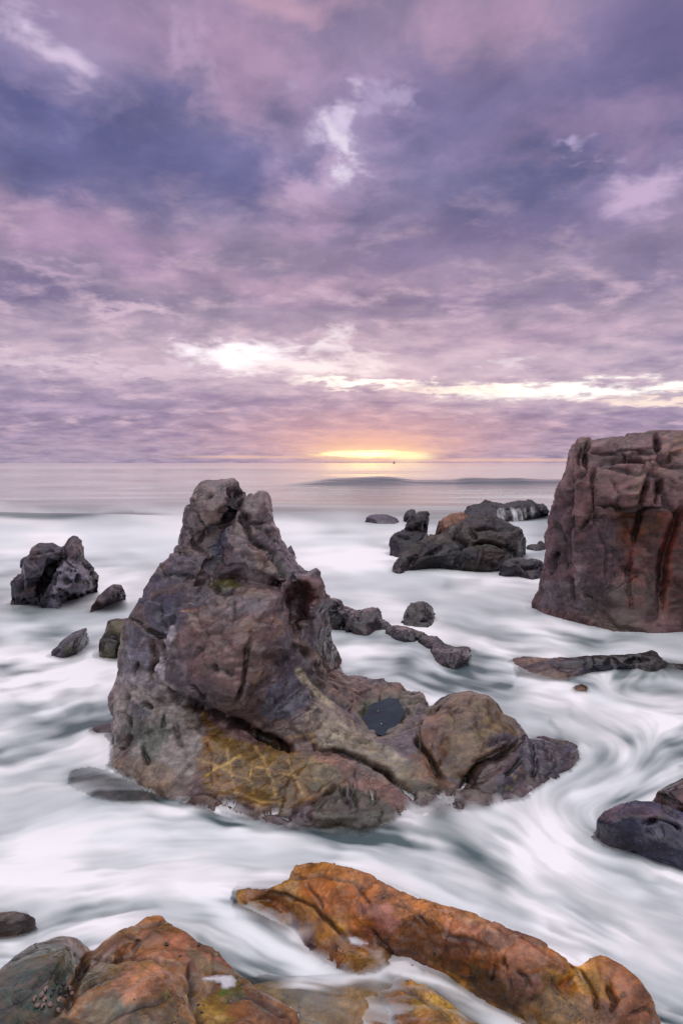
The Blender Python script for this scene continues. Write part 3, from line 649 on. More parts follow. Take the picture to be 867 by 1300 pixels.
build_rock('pitted_rock', [(14, 767, 0.0), (15, 739, 13.3), (18.5, 731, 13.3), (27, 729, 13.3), (29, 711.5, 13.3), (38, 706, 13.4), (41.5, 696, 13.5), (51, 690, 13.5), (67, 688, 13.5), (77, 695, 13.5), (81, 695, 13.5), (87.7, 684, 13.5), (94.6, 679, 13.5), (100, 680, 13.5), (105, 693, 13.5),
                            (107, 709, 13.5), (115, 716, 13.6), (126, 728, 13.8), (126.5, 745, 0.0), (113, 755, 0.0), (98, 761, 0.0), (83, 765, 0.0), (76, 774, 0.0), (66, 773, 0.0), (55, 772.6, 0.0), (44, 770, 0.0), (34.6, 768, 0.0), (24, 769, 0.0)],
           [(30, 714, 13.0), (60, 707, 12.9), (76, 700, 13.0), (72, 710, 12.95), (55, 730, 12.75), (35, 735, 12.8), (45, 760, 12.75), (30, 755, 12.9), (66, 716, 13.1), (60, 728, 13.3), (52, 748, 13.2), (92, 690, 13.1), (98, 700, 13.0), (88, 712, 12.9), (100, 722, 12.8), (76, 735, 12.85), (90, 745, 12.75), (110, 735, 13.1), (67, 755, 12.75), (105, 750, 13.1), (45, 698, 13.3), (65, 694, 13.3), (84, 705, 13.1)],
           back=.7, vox=.024, tone=.6, smooth=1, palette=[(92, 82, 90), (84, 76, 90), (132, 112, 112), (60, 56, 68)], creases=l_cr, pits=pts, paints=[([(66, 730), (80, 712), (105, 712), (118, 745), (98, 762), (80, 774), (60, 770)], (176, 168, 188), 5, .75), ([(84, 684), (104, 684), (104, 710), (88, 712)], (108, 94, 96), 4, .6)],
           mat=MAT_FAR, seed=12, facets=.05, facet_scale=2, rough_amp=.03, label='dark cleft rock at far left riddled with round black holes, standing in the surf')
build_rock('pitted_rock', [(113, 776, 0.0), (115, 770, 12.5), (122, 762, 12.6), (129, 753, 12.7), (136, 746, 12.8), (143, 741.5, 12.8), (154.5, 743, 12.8), (160, 753, 12.8), (159.5, 760, 0.0), (150, 763, 0.0), (143, 766, 0.0), (129, 774, 0.0), (121, 776, 0.0)],
           [(130, 764, 12.5), (140, 752, 12.5), (148, 752, 12.5), (154, 756, 12.6), (138, 760, 12.5)], back=.4, vox=.025, smooth=2, palette=[(112, 98, 104), (90, 80, 92), (140, 120, 118)], pits=[(143, 752, 2, .05), (150, 747.5, 1.8, .05), (146, 746, 1.4, .05), (155, 751, 2.4, .05), (150, 755, 1.8, .05), (143, 757, 1.4, .04), (157, 757, 1.6, .04)],
           mat=MAT_FAR, seed=13, tone=.55, facets=.03, rough_amp=.02, paints=[([(113, 776), (125, 758), (135, 765), (125, 778)], (92, 66, 60), 3, .7)], label='small slanting grey rock with a few black holes, right of the big pitted rock')
build_rock('mossy_rock', [(129, 836, 0.0), (128.5, 815, 9.7), (134, 797, 9.75), (138, 787.6, 9.8), (148, 785, 9.85), (163, 785, 9.9), (180, 792, 9.9), (190, 836, 0.0), (160, 836, 0.0), (145, 837, 0.0)],
           [(135, 815, 9.45), (142, 795, 9.6), (160, 794, 9.6), (150, 815, 9.35), (170, 815, 9.4), (145, 830, 9.45)], back=.6, vox=.025, smooth=3, palette=[(84, 78, 52), (64, 60, 48), (96, 88, 46)], mat=MAT_WET, seed=14, tone=.55, facets=.04, rough_amp=.03,
           creases=[([(142, 800), (150, 820), (152, 836)], 3, .04), ([(132, 810), (145, 806), (160, 808)], 3, .03)], label='squat mossy olive rock half hidden behind the left flank of the tall stack')
build_rock('low_rock', [(62, 837, 0.0), (66, 828, 9.7), (74, 818, 9.8), (82, 810, 9.9), (92, 803, 10.0), (101, 799, 10.1), (111, 796, 10.2), (117, 802, 0.0), (115, 812, 0.0), (106, 824, 0.0), (96, 832, 0.0), (80, 837, 0.0)],
           [(80, 822, 9.6), (92, 812, 9.75), (90, 824, 9.55), (104, 808, 9.9), (101, 817, 9.75), (98, 804, 9.95)], back=.35, vox=.022, smooth=2, palette=[(88, 80, 96), (70, 66, 84), (128, 116, 122)], mat=MAT_WET, seed=15, tone=.55, facets=.03, rough_amp=.02,
           creases=[([(68, 832), (85, 815), (100, 803)], 2, .04), ([(95, 830), (98, 812), (104, 803)], 2, .04), ([(76, 834), (92, 818)], 2, -.02)], paints=[([(82, 825), (92, 815), (96, 830), (84, 836)], (84, 86, 52), 3, .8)], label='low wedge-shaped wet grey rock washed by foam, left of the mossy rock')

# ------------------------------------------------------------------ rocks behind and right of the stack
GA = 'dark wet boulders in the channel behind the stack'
pw = [(84, 76, 86), (62, 58, 70), (122, 104, 106), (48, 46, 56)]
build_rock('channel_rock', [(408, 763, 11.6), (423, 759.5, 11.8), (433, 763, 11.8), (436, 770, 11.8), (444, 773, 11.7), (453, 775.5, 11.7), (463.5, 770.5, 11.8), (473.6, 769.5, 11.8), (482.5, 773, 11.8), (485, 786, 11.6), (496, 794, 11.3), (500, 800, 0.0), (488, 801, 0.0), (476, 801, 0.0), (466, 808, 0.0), (451, 806, 0.0), (440, 801, 0.0), (420, 799.6, 0.0), (404, 799, 0.0)],
           [(420, 768, 11.4), (440, 779, 11.2), (424, 782, 11.35), (430, 793, 11.2), (412, 790, 11.3), (450, 783, 11.1), (448, 797, 10.95), (462, 778, 11.35), (475, 776, 11.45), (465, 792, 11.05), (478, 788, 11.2), (486, 795, 11.25), (456, 800, 10.9)],
           back=.5, vox=.025, smooth=2, palette=pw, mat=MAT_WET, seed=16, facets=.05, rough_amp=.03, wet_z=.9, tone=.3, creases=[([(420, 776), (436, 782), (448, 776)], 2, -.04), ([(450, 778), (443, 790), (442, 802)], 2.2, -.05), ([(422, 774), (430, 770)], 1.5, .04), ([(456, 776), (458, 790)], 2.5, .05), ([(436, 786), (432, 798)], 3, .07)],
           paints=[([(414, 784), (440, 785), (440, 800), (414, 800)], (42, 40, 34), 3, .8)], lines=[([(414, 772), (428, 770), (436, 776)], 1.2, (190, 170, 150), .8), ([(455, 777), (446, 784), (441, 794)], 1.6, (186, 170, 166), .8)], group=GA, label='lumpy pair of wet dark knobs joined to the right side of the tall stack')
build_rock('channel_rock', [(504, 791, 0.0), (512, 780, 11.9), (516, 772, 12.0), (522, 766.6, 12.1), (532, 764, 12.1), (542, 765, 12.1), (550, 770.5, 12.1), (552.5, 782, 12.0), (554, 788, 0.0), (549, 795, 0.0), (540, 799, 0.0), (524, 798, 0.0), (512, 797, 0.0)],
           [(520, 778, 11.8), (532, 772, 11.8), (545, 775, 11.8), (535, 785, 11.5), (520, 790, 11.55), (546, 788, 11.6)], back=.5, vox=.025, smooth=2, palette=[(74, 68, 80), (58, 58, 66), (92, 92, 80)], mat=MAT_WET, seed=17, facets=.05, rough_amp=.02, wet_z=.9, tone=.3,
           creases=[([(540, 768), (543, 780), (550, 786)], 2, .06), ([(522, 770), (517, 784)], 3, -.03), ([(534, 789), (546, 786)], 1.6, .05)], paints=[([(524, 770), (536, 770), (534, 786), (524, 786)], (66, 72, 54), 3, .7)], group=GA, label='pointed dark hump standing on its own behind the ridge of channel rocks')
build_rock('channel_rock', [(490, 797, 11.0), (500, 793.5, 11.1), (512, 794.6, 11.1), (524, 797, 11.0), (536, 802, 10.8), (542, 807, 10.6), (555, 808, 10.5), (565, 817, 10.2), (578, 821, 10.1), (590, 820.5, 10.1), (596, 822, 10.1), (601, 830, 10.0), (604, 838, 0.0), (602, 845, 0.0), (592, 843, 0.0), (575, 850, 0.0), (560, 845, 0.0), (552, 838, 0.0),
                             (545, 826, 0.0), (530, 816, 0.0), (512, 816, 0.0), (500, 812, 0.0), (492, 806, 0.0)],
           [(505, 800, 10.8), (520, 803, 10.6), (515, 810, 10.45), (535, 810, 10.4), (550, 815, 10.15), (560, 828, 9.5), (572, 828, 9.4), (585, 826, 9.5), (595, 834, 9.35), (580, 838, 9.2), (566, 840, 9.2)],
           back=.45, vox=.022, smooth=2, palette=pw, mat=MAT_WET, seed=18, facets=.03, rough_amp=.02, wet_z=.9, tone=.3, creases=[([(524, 799), (534, 806), (528, 814)], 1.8, .05), ([(556, 812), (575, 825), (572, 848)], 3, .025), ([(515, 800), (520, 812)], 2, .03), ([(586, 822), (590, 836)], 2.5, .05)],
           lines=[([(504, 796), (520, 797), (536, 804), (542, 808)], 1.6, (196, 178, 160), .8), ([(536, 800), (530, 806)], 1.4, (196, 178, 160), .7)], group=GA, label='long low black ridge sloping down to the right, foam curling round its front')
far = [(78, 68, 72), (56, 54, 66), (92, 74, 58), (116, 104, 110)]
GB = 'rocks far out in the surf'
build_rock('surf_rock', [(491.4, 707, 0.0), (494, 691, 20.6), (499, 678, 20.8), (506, 674, 20.9), (513, 670.6, 21), (517, 664, 21), (520.6, 658, 21), (525, 653, 21), (531, 650, 21), (542, 649, 21), (545.5, 655, 21), (543.5, 675, 21), (540, 700, 0.0), (525, 707, 0.0), (508, 708, 0.0)],
           [(505, 690, 20.2), (520, 675, 20.4), (530, 662, 20.6), (540, 662, 20.7), (528, 690, 20.1), (514, 700, 19.9), (538, 680, 20.4)], back=1.0, vox=.045, smooth=2, palette=[(72, 66, 78), (58, 56, 68), (92, 78, 76)], mat=MAT_FAR, seed=21, tone=.3, facets=.1, facet_scale=1.2, rough_amp=.06,
           creases=[([(512, 672), (530, 670), (544, 676)], 1.8, .12), ([(538, 665), (542, 672)], 1.8, .15), ([(500, 680), (520, 684)], 1.5, .06)], group=GB, label='tall narrow dark rock leaning right, left neighbour of the largest surf rock')
build_rock('surf_rock', [(495, 727, 0.0), (502, 715, 17.6), (510.5, 703.6, 17.8), (518, 697, 18), (526, 691, 18.2), (538, 685, 18.4), (548.5, 679, 18.6), (561, 678, 18.7), (565, 672, 18.8), (571, 667, 18.8), (586.6, 660.5, 18.9), (592, 655, 19), (607, 653, 19), (622, 654, 19), (632, 659, 19), (642.4, 663, 18.9), (655, 667, 18.8),
                          (662.7, 670.6, 18.6), (665, 681, 18.5), (665, 702, 0.0), (655, 712, 0.0), (645, 722, 0.0), (622, 727, 0.0), (600, 726, 0.0), (581.5, 724.5, 0.0), (560, 722, 0.0), (543.5, 722, 0.0), (520, 725, 0.0), (505, 728.5, 0.0)],
           [(508, 716, 17.3), (522, 703, 17.6), (540, 695, 17.7), (555, 690, 17.9), (535, 710, 17.4), (570, 685, 18.0), (585, 670, 18.4), (575, 695, 17.7), (560, 705, 17.5), (600, 668, 18.2), (615, 664, 18.3), (605, 682, 17.7), (590, 700, 17.4), (625, 678, 17.8), (650, 678, 17.9), (658, 685, 17.9), (640, 690, 17.5), (615, 700, 17.3), (640, 705, 17.3), (600, 714, 17.2), (655, 700, 17.7)],
           back=1.4, vox=.04, smooth=2, palette=far, tone=.3, mat=MAT_FAR, seed=22, facets=.12, facet_scale=1.2, rough_amp=.08, strata=((.1, 0, 1), 3.0, .06),
           creases=[([(585, 663), (575, 680), (590, 690), (580, 705)], 3, .12), ([(600, 672), (625, 670), (655, 672)], 2, .1), ([(595, 690), (620, 688), (645, 695)], 2.2, .15), ([(540, 690), (528, 705), (520, 718)], 3, .08), ([(590, 695), (580, 715)], 2.5, -.07), ([(612, 695), (604, 720)], 2.5, -.06), ([(645, 690), (652, 706)], 3, .1), ([(560, 690), (545, 705)], 3, .08), ([(595, 672), (605, 684)], 3, .08)],
           paints=[([(572, 668), (660, 668), (660, 690), (600, 690)], (88, 66, 44), 4, .6, 1.5), ([(498, 725), (512, 704), (520, 712), (515, 727)], (132, 122, 128), 3, .7)], lines=[([(557, 684), (568, 678), (575, 668)], 1.5, (190, 174, 164), .5), ([(590, 697), (582, 715)], 1.4, (150, 136, 146), .6), ([(613, 698), (606, 716)], 1.4, (150, 130, 130), .6), ([(608, 672), (640, 690)], 1.5, (130, 116, 126), .4)],
           group=GB, label='largest broad dark brown rock in the surf, stepped and blocky at its right end')
build_rock('surf_rock', [(550, 682, 20.2), (553, 670, 20.3), (556, 663, 20.3), (562, 657, 20.4), (569, 654, 20.4), (577, 651.5, 20.4), (585, 651, 20.4), (592, 654, 20.4), (596, 662, 20.3), (598, 690, 20.0), (575, 700, 20.0), (552, 690, 20.0)],
           [(562, 668, 19.9), (575, 660, 20.0), (588, 660, 20.1), (575, 675, 19.7)], back=.8, vox=.04, smooth=3, palette=[(150, 92, 66), (134, 82, 62), (160, 108, 80)], mat=MAT_FAR, seed=23, tone=.65, facets=.06, rough_amp=.04,
           paints=[([(548, 690), (552, 665), (559, 660), (560, 690)], (60, 56, 66), 2, .8)], creases=[([(560, 662), (556, 685)], 1.5, .06)], group=GB, label='rounded orange-brown boulder peeking over the largest surf rock')
build_rock('surf_rock', [(586, 653, 33.5), (594, 643, 34), (602, 641, 34), (609.4, 639.5, 34), (616, 634.5, 34), (624, 638.5, 34), (637, 639.5, 34), (647, 637, 34), (658, 635, 34), (668, 634.2, 34), (675.4, 634.6, 34), (680.5, 640, 34), (688, 639, 34), (693, 643, 34), (696, 648, 33.8), (695, 655, 0.0), (686, 655.5, 0.0), (678, 659, 0.0), (662, 662, 0.0), (640, 663, 0.0), (615, 665, 0.0), (590, 665, 0.0)],
           [(600, 648, 33.2), (615, 642, 33.4), (628, 645, 33.0), (640, 644, 33.0), (655, 643, 32.9), (630, 656, 32.3), (645, 656, 32.2), (665, 650, 32.5), (675, 642, 33.1), (675, 653, 32.5), (688, 648, 33.2)], back=1.6, vox=.06, smooth=2, palette=[(70, 66, 80), (54, 54, 68), (88, 80, 88)], mat=MAT_FAR, seed=24, tone=.3,
           facets=.16, facet_scale=.8, rough_amp=.08, creases=[([(625, 641), (632, 646), (660, 644)], 1.5, .12), ([(672, 640), (668, 655)], 1.8, .12), ([(682, 642), (686, 652)], 1.5, .15)], group=GB, label='farthest low dark rock with thin waterfalls pouring off its lip')
build_rock('surf_rock', [(636, 716, 16.7), (648, 708, 16.9), (657, 706, 17), (668, 708, 17), (685, 711, 16.9), (690, 716, 16.8), (694, 722, 0.0), (690, 734, 0.0), (676, 737, 0.0), (660, 733, 0.0), (640, 733, 0.0), (628, 729, 0.0)],
           [(645, 720, 16.4), (658, 716, 16.5), (672, 716, 16.5), (682, 722, 16.4), (665, 727, 16.2), (680, 730, 16.15)], back=.5, vox=.035, smooth=2, palette=[(80, 74, 84), (60, 58, 70), (120, 112, 120)], mat=MAT_FAR, seed=25, facets=.07, facet_scale=1.6, rough_amp=.05, wet_z=.9, tone=.3,
           creases=[([(650, 712), (668, 720), (690, 718)], 2, .08), ([(660, 715), (668, 732)], 2.5, .07)], group=GB, label='low jumbled grey rock between the largest surf rock and the red-brown wall')
build_rock('surf_rock', [(666, 698, 0.0), (669, 692.5, 21.8), (676, 691.5, 21.9), (680.5, 691, 22), (684, 686, 22), (688.6, 686.5, 22), (694, 692, 22), (697, 699, 0.0), (680, 700, 0.0)], [(674, 695, 21.7), (685, 692, 21.7), (688, 696, 21.6)], back=.5, vox=.035, smooth=1, palette=[(92, 84, 88), (66, 60, 70)], mat=MAT_FAR, seed=26, tone=.3,
           facets=.05, facet_scale=2, rough_amp=.04, group=GB, label='tiny peaked rock close against the left side of the red-brown wall')
build_rock('surf_rock', [(460.5, 662, 0.0), (464, 657, 31.9), (470, 653.5, 32), (480, 652.5, 32), (489, 652.8, 32), (497, 655, 32), (504, 657.5, 32), (514, 663, 0.0), (500, 665, 0.0), (480, 665, 0.0)], [(475, 658, 31.4), (490, 658, 31.4), (500, 661, 31.4)], back=.8, vox=.05, smooth=3, palette=[(104, 96, 110), (88, 82, 98)], mat=MAT_FAR, seed=27,
           facets=.04, rough_amp=.04, group=GB, label='low smooth grey hump far out, leftmost of the distant rocks')
build_rock('surf_rock', [(511, 662, 0.0), (512, 656, 32.2), (517.5, 648.5, 32.4), (522, 646.5, 32.4), (526.5, 646.5, 32.4), (528.5, 653, 32.4), (526, 662, 0.0)], [(518, 654, 32.0), (523, 653, 32.0), (520, 659, 31.8)], back=.5, vox=.05, smooth=1, palette=[(84, 78, 92), (66, 62, 78)], mat=MAT_FAR, seed=28, tone=.3, facets=.06, rough_amp=.05, group=GB,
           label='small dark knob just behind the tall narrow surf rock')
build_rock('surf_rock', [(361, 710, 0.0), (364, 698, 19.8), (367, 693, 19.8), (369.5, 691.5, 19.8), (372, 697, 19.8), (375, 703, 19.8), (382, 711, 0.0), (370, 714, 0.0)], [(368, 700, 19.6), (371, 706, 19.5)], back=.3, vox=.03, smooth=1, palette=[(120, 110, 122), (96, 90, 104)], mat=MAT_FAR, seed=29, facets=.03, rough_amp=.02, group=GB,
           label='small lone grey spike showing past the right shoulder of the tall stack')

# ------------------------------------------------------------------ right side, awash
build_rock('washed_ledge', [(640, 842, 0.0), (650, 836, .03), (663.5, 833, .08), (692, 834, .12), (715, 834.6, .13), (731.6, 834, .14), (744.7, 831.7, .15), (775, 830.8, .16), (807.5, 829.6, .17), (820.6, 827.5, .19), (827, 824.2, .23), (834, 828.5, .2), (841, 836, .15), (850, 841, .08), (870, 842, .05), (930, 845, .02), (980, 850, 0.0), (930, 858, 0.0), (870, 855, 0.0), (844, 849, 0.0),
                             (807, 850, 0.0), (780, 851, 0.0), (758, 853, 0.0), (735, 862, -.03), (722, 870, -.04), (690, 872, -.06), (655, 864, -.06), (640, 852, -.03)],
           [(700, 845, .1), (740, 841, .13), (790, 840, .14), (825, 835, .18), (828, 843, .11), (760, 847, .09), (710, 858, .04), (680, 855, .02), (735, 852, .07), (670, 845, .05)], mode='z', back=.45, vox=.025, smooth=2, palette=[(58, 54, 54), (44, 44, 54), (76, 66, 54)], mat=MAT_WET, seed=31, facets=.012, rough_amp=.02,
           creases=[([(745, 834), (752, 842), (757, 848)], 1.8, -.02), ([(700, 846), (760, 842), (830, 838)], 2.5, .03), ([(770, 836), (810, 838)], 2, .02)], paints=[([(645, 832), (715, 834), (715, 842), (650, 842)], (176, 136, 108), 3, .8), ([(640, 845), (740, 845), (735, 875), (640, 870)], (150, 116, 96), 6, .7), ([(700, 836), (790, 843), (780, 858), (700, 852)], (62, 66, 92), 5, .7)], skirt=.3,
           label='long flat dark ledge awash in front of the red-brown wall')
build_rock('small_rock', [(722, 874, 0.0), (729, 871, .03), (737, 868.6, .05), (745, 870.5, .04), (749, 875, 0.0), (744, 879.5, 0.0), (731, 879.5, 0.0)], [(737, 873, .045), (742, 875, .03)], mode='z', back=.15, vox=.015, smooth=2, palette=[(150, 96, 34), (104, 68, 36), (62, 44, 38)], mat=MAT_WET, seed=32, facets=.01, rough_amp=.008, skirt=.2,
           label='little orange-topped rock just breaking the foam below the flat ledge')
build_rock('slate_rock', [(755, 1060, 0.0), (757, 1044, .10), (767, 1030, .17), (780.7, 1023, .2), (803.8, 1016, .25), (827, 1017, .27), (847.6, 1022, .27), (867, 1032, .25), (920, 1045, .2), (960, 1080, 0.0), (920, 1112, 0.0), (867, 1108, 0.0), (852, 1101, 0.0), (827, 1092, 0.0), (792, 1079, 0.0), (769, 1073, 0.0)],
           [(775, 1045, .17), (800, 1035, .25), (830, 1035, .28), (860, 1045, .26), (790, 1062, .08), (820, 1060, .15), (845, 1075, .13), (870, 1080, .15)], mode='z', back=.35, vox=.014, smooth=3, palette=[(66, 68, 96), (50, 54, 80), (92, 76, 88), (120, 116, 132)], mat=MAT_WET, seed=33, facets=.015, rough_amp=.015, wet_z=.5,
           strata=((.97, .2, .1), 14.0, .010), creases=[([(818, 1045), (835, 1038), (855, 1045), (867, 1055)], 3, .05), ([(840, 1020), (860, 1035)], 3, .03)], paints=[([(757, 1045), (780, 1022), (850, 1018), (850, 1035), (800, 1038), (770, 1055)], (104, 66, 74), 6, .65, 9.0)], label='rounded blue-black rock at the right edge with water streaming down its face')
build_rock('rust_rock', [(826, 1016, .10), (833.8, 1004.5, .16), (847.6, 995, .2), (867, 986, .24), (900, 980, .24), (960, 990, .2), (1000, 1040, 0.0), (960, 1075, 0.0), (900, 1060, 0.0), (860, 1045, 0.0), (838, 1030, 0.0)], [(850, 1005, .25), (870, 1000, .3), (900, 1010, .3), (860, 1022, .2), (900, 1035, .2)], mode='z', back=.35, vox=.018, smooth=3,
           palette=[(100, 62, 58), (70, 54, 66), (130, 84, 62)], mat=MAT_WET, seed=34, facets=.015, rough_amp=.015, wet_z=.5, creases=[([(835, 1008), (850, 1015), (867, 1025)], 2.5, .03)], label='dark rust-red rock behind the rounded blue-black rock at the right edge')
# drowned rocks that show through the thin water left of the stack
build_rock('sunken_rock', [(80, 992, -.04), (92, 983, -.035), (115, 979, -.03), (145, 986, -.03), (185, 1002, -.03), (225, 1018, -.03), (205, 1028, -.04), (160, 1024, -.04), (118, 1014, -.04), (92, 1004, -.04)], [(115, 993, -.008), (150, 1003, -.01), (185, 1014, -.015)], mode='z', back=.25, vox=.02, smooth=4, palette=[(98, 84, 76), (84, 74, 72)], mat=MAT_WET, seed=35, facets=.01, rough_amp=.01, skirt=.3,
           tone=.9, label='smooth brown rock barely under the foam at the left foot of the stack')
build_rock('sunken_rock', [(110, 931, 0.0), (118, 923, .03), (130, 918.5, .05), (143, 916.5, .06), (152, 920, .06), (155, 932, 0.0), (140, 935, 0.0), (122, 935, 0.0)], [(130, 925, .05), (143, 924, .06)], mode='z', back=.2, vox=.018, smooth=3, palette=[(96, 76, 78), (74, 66, 74), (140, 104, 96)], mat=MAT_WET, seed=36, facets=.01, rough_amp=.01, skirt=.3,
           label='small low brown rock touching the pale left foot of the stack')

# ------------------------------------------------------------------ ochre rocks at the photographer's feet
q_out = [(-260, 1235, .35), (-120, 1260, .4), (-60, 1258, .4), (0, 1231, .35), (20, 1213.6, .32), (45.7, 1197, .28), (73.6, 1189, .26), (86, 1188, .25), (99, 1191, .22), (111.7, 1201, .17), (119, 1208, .13), (122, 1203.5, .14), (137, 1191, .17), (152, 1180.6, .18), (164, 1176, .17), (172.6, 1173, .14), (185, 1161.6, .15), (196.7, 1156, .16), (205.6, 1161.6, .13),
         (210.7, 1168, .12), (222, 1174, .15), (233, 1178, .15), (243, 1185, .14), (251, 1194.6, .13), (262, 1199, .13), (273.6, 1203.5, .12), (286, 1218.7, .1), (304, 1237.7, .07), (327, 1254, .05), (352, 1270, .04), (377.7, 1285, .03), (410.7, 1295, .02), (440, 1330, 0.0), (460, 1430, 0.0), (440, 1600, 0.0), (200, 1700, 0.0), (-260, 1600, 0.0), (-400, 1400, 0.0), (-330, 1280, 0.0)]
q_in = [(40, 1225, .38), (80, 1215, .36), (20, 1260, .42), (60, 1250, .42), (95, 1225, .28), (110, 1222, .2), (125, 1215, .15), (90, 1260, .36), (60, 1290, .38), (150, 1200, .2), (175, 1190, .2), (180, 1205, .16), (160, 1213, .14), (200, 1180, .18), (215, 1195, .17), (235, 1205, .16), (250, 1218, .14), (118, 1228, .24), (140, 1225, .29),
        (165, 1224, .30), (200, 1222, .26), (225, 1228, .22), (238, 1240, .19), (100, 1240, .3), (130, 1255, .35), (170, 1260, .36), (210, 1255, .32), (235, 1265, .24), (245, 1280, .17), (262, 1262, .11), (280, 1250, .10), (275, 1235, .10), (255, 1240, .13), (290, 1275, .13), (320, 1272, .13), (350, 1290, .1), (275, 1295, .15), (310, 1310, .2),
        (110, 1290, .34), (170, 1295, .38), (220, 1300, .32), (150, 1340, .4), (300, 1360, .2), (0, 1340, .45), (-100, 1340, .45), (380, 1330, .08), (200, 1420, .35), (50, 1430, .4), (350, 1430, .1), (-200, 1330, .4), (100, 1550, .2), (-100, 1480, .3)]
q_cr = [([(119, 1210), (108, 1222), (100, 1238), (92, 1258), (88, 1290)], 4, .035), ([(118, 1216), (145, 1217), (165, 1214), (200, 1219), (235, 1222)], 2.5, .02), ([(175, 1174), (195, 1172), (212, 1172)], 1.8, .02), ([(240, 1225), (247, 1245), (243, 1265), (250, 1285), (268, 1310)], 4, .03), ([(70, 1290), (95, 1262), (140, 1240)], 3, .015),
        ([(150, 1275), (190, 1250), (215, 1235)], 4, -.015), ([(280, 1272), (310, 1262), (345, 1275), (370, 1292)], 4, .02), ([(155, 1183), (175, 1196), (168, 1212)], 3, .02), ([(70, 1245), (85, 1240), (90, 1250), (72, 1262)], 6, .03), ([(0, 1285), (30, 1262), (60, 1240)], 3, .012), ([(130, 1300), (180, 1275), (220, 1262)], 4, .015)]
q_paints = [([(-300, 1200), (95, 1185), (112, 1205), (95, 1250), (60, 1320), (-300, 1500)], (44, 62, 50), 14, 1.1), ([(30, 1215), (80, 1195), (108, 1210), (90, 1235), (50, 1232)], (110, 92, 46), 12, .75, 4.0), ([(75, 1185), (112, 1195), (118, 1215), (100, 1220)], (156, 118, 112), 6, .7),
            ([(120, 1206), (150, 1182), (178, 1190), (172, 1208), (145, 1214)], (106, 66, 32), 5, .9), ([(172, 1175), (196, 1155), (214, 1170)], (166, 98, 32), 5, .9), ([(170, 1176), (240, 1178), (280, 1210), (300, 1240), (245, 1225), (200, 1218), (165, 1214)], (166, 106, 82), 8, .8),
            ([(180, 1185), (200, 1190), (205, 1215), (170, 1215)], (172, 116, 62), 6, .7), ([(240, 1200), (265, 1205), (275, 1235), (250, 1235)], (138, 128, 88), 6, .7), ([(268, 1205), (290, 1220), (300, 1242), (282, 1240)], (168, 88, 62), 6, .7), ([(95, 1245), (125, 1218), (165, 1224), (150, 1250), (110, 1262)], (92, 76, 34), 8, .85),
            ([(110, 1235), (140, 1225), (130, 1245), (105, 1258)], (56, 70, 48), 6, .7), ([(130, 1265), (160, 1230), (215, 1222), (235, 1240), (225, 1262), (170, 1275)], (182, 122, 90), 10, .8), ([(195, 1250), (230, 1240), (240, 1270), (225, 1310), (185, 1310), (190, 1275)], (112, 72, 26), 10, .85), ([(210, 1250), (225, 1255), (222, 1280), (205, 1285)], (104, 116, 44), 6, .7, 8.0),
            ([(85, 1285), (140, 1260), (180, 1280), (190, 1320), (90, 1330)], (96, 108, 96), 10, .75), ([(170, 1285), (230, 1285), (240, 1330), (170, 1330)], (84, 94, 84), 10, .6), ([(240, 1225), (262, 1235), (255, 1290), (240, 1290)], (160, 134, 110), 6, .7), ([(255, 1255), (285, 1262), (290, 1300), (262, 1310)], (166, 136, 52), 7, .8),
            ([(272, 1256), (300, 1248), (312, 1262), (300, 1272), (275, 1270)], (74, 112, 42), 5, .85), ([(290, 1265), (340, 1262), (420, 1296), (440, 1340), (300, 1340)], (150, 90, 48), 8, .8), ([(315, 1280), (350, 1282), (345, 1310), (315, 1310)], (106, 106, 72), 8, .7, 7.0)]
q_lines = [([(119, 1212), (140, 1216), (165, 1213), (200, 1216), (235, 1222)], 1.2, (206, 170, 140), .6), ([(120, 1206), (135, 1192), (152, 1181)], 1.4, (214, 184, 160), .7), ([(150, 1300), (185, 1262), (220, 1240), (240, 1238)], 2.5, (190, 150, 130), .5), ([(60, 1300), (100, 1280), (150, 1262), (190, 1240)], 2, (160, 140, 120), .35)]
shore = build_rock('shore_rock', q_out, q_in, mode='z', back=.35, vox=.011, smooth=6, tone=.8, palette=[(156, 108, 50), (128, 88, 50), (178, 130, 52), (86, 64, 36)], creases=q_cr, paints=q_paints, lines=q_lines, mat=MAT_FRONT, seed=41, facets=.010, facet_scale=4, rough_amp=.010, wet_z=.6,
                   veins=.25, kcrease=1.2, strata=((.6, .3, -.6), 16.0, .005), skirt=.4, label='domed green, brown and orange rock filling the lower left corner, sea snails clustered on it')
s_out = [(300, 1131, .03), (318, 1128, .06), (341.5, 1128, .1), (366, 1117, .14), (372, 1106, .15), (376, 1098, .16), (395, 1094, .18), (414, 1094, .2), (445, 1102, .22), (470, 1112, .23), (494, 1122, .24), (525, 1136, .25), (542, 1143, .25), (570, 1150, .25), (604, 1161, .26), (638.5, 1176, .27), (672.7, 1190, .27), (703.6, 1207, .26), (720.7, 1219, .24), (734, 1226, .2), (748, 1216, .22), (765, 1213, .23),
         (789, 1226, .22), (813, 1247, .19), (827, 1268, .14), (838, 1292, .1), (860, 1330, 0.0), (840, 1420, 0.0), (740, 1400, 0.0), (690, 1325, 0.0), (670, 1302, 0.0), (635, 1282, 0.0), (604, 1266, 0.0), (570, 1246, 0.0), (535, 1234, 0.0), (510, 1224, 0.0), (490, 1231, 0.0), (470, 1236, 0.0), (445, 1233, 0.0), (414, 1222, 0.0), (397, 1210, 0.0), (378, 1184, 0.0), (366, 1160, 0.0), (341.5, 1143, 0.0), (310, 1145, 0.0)]
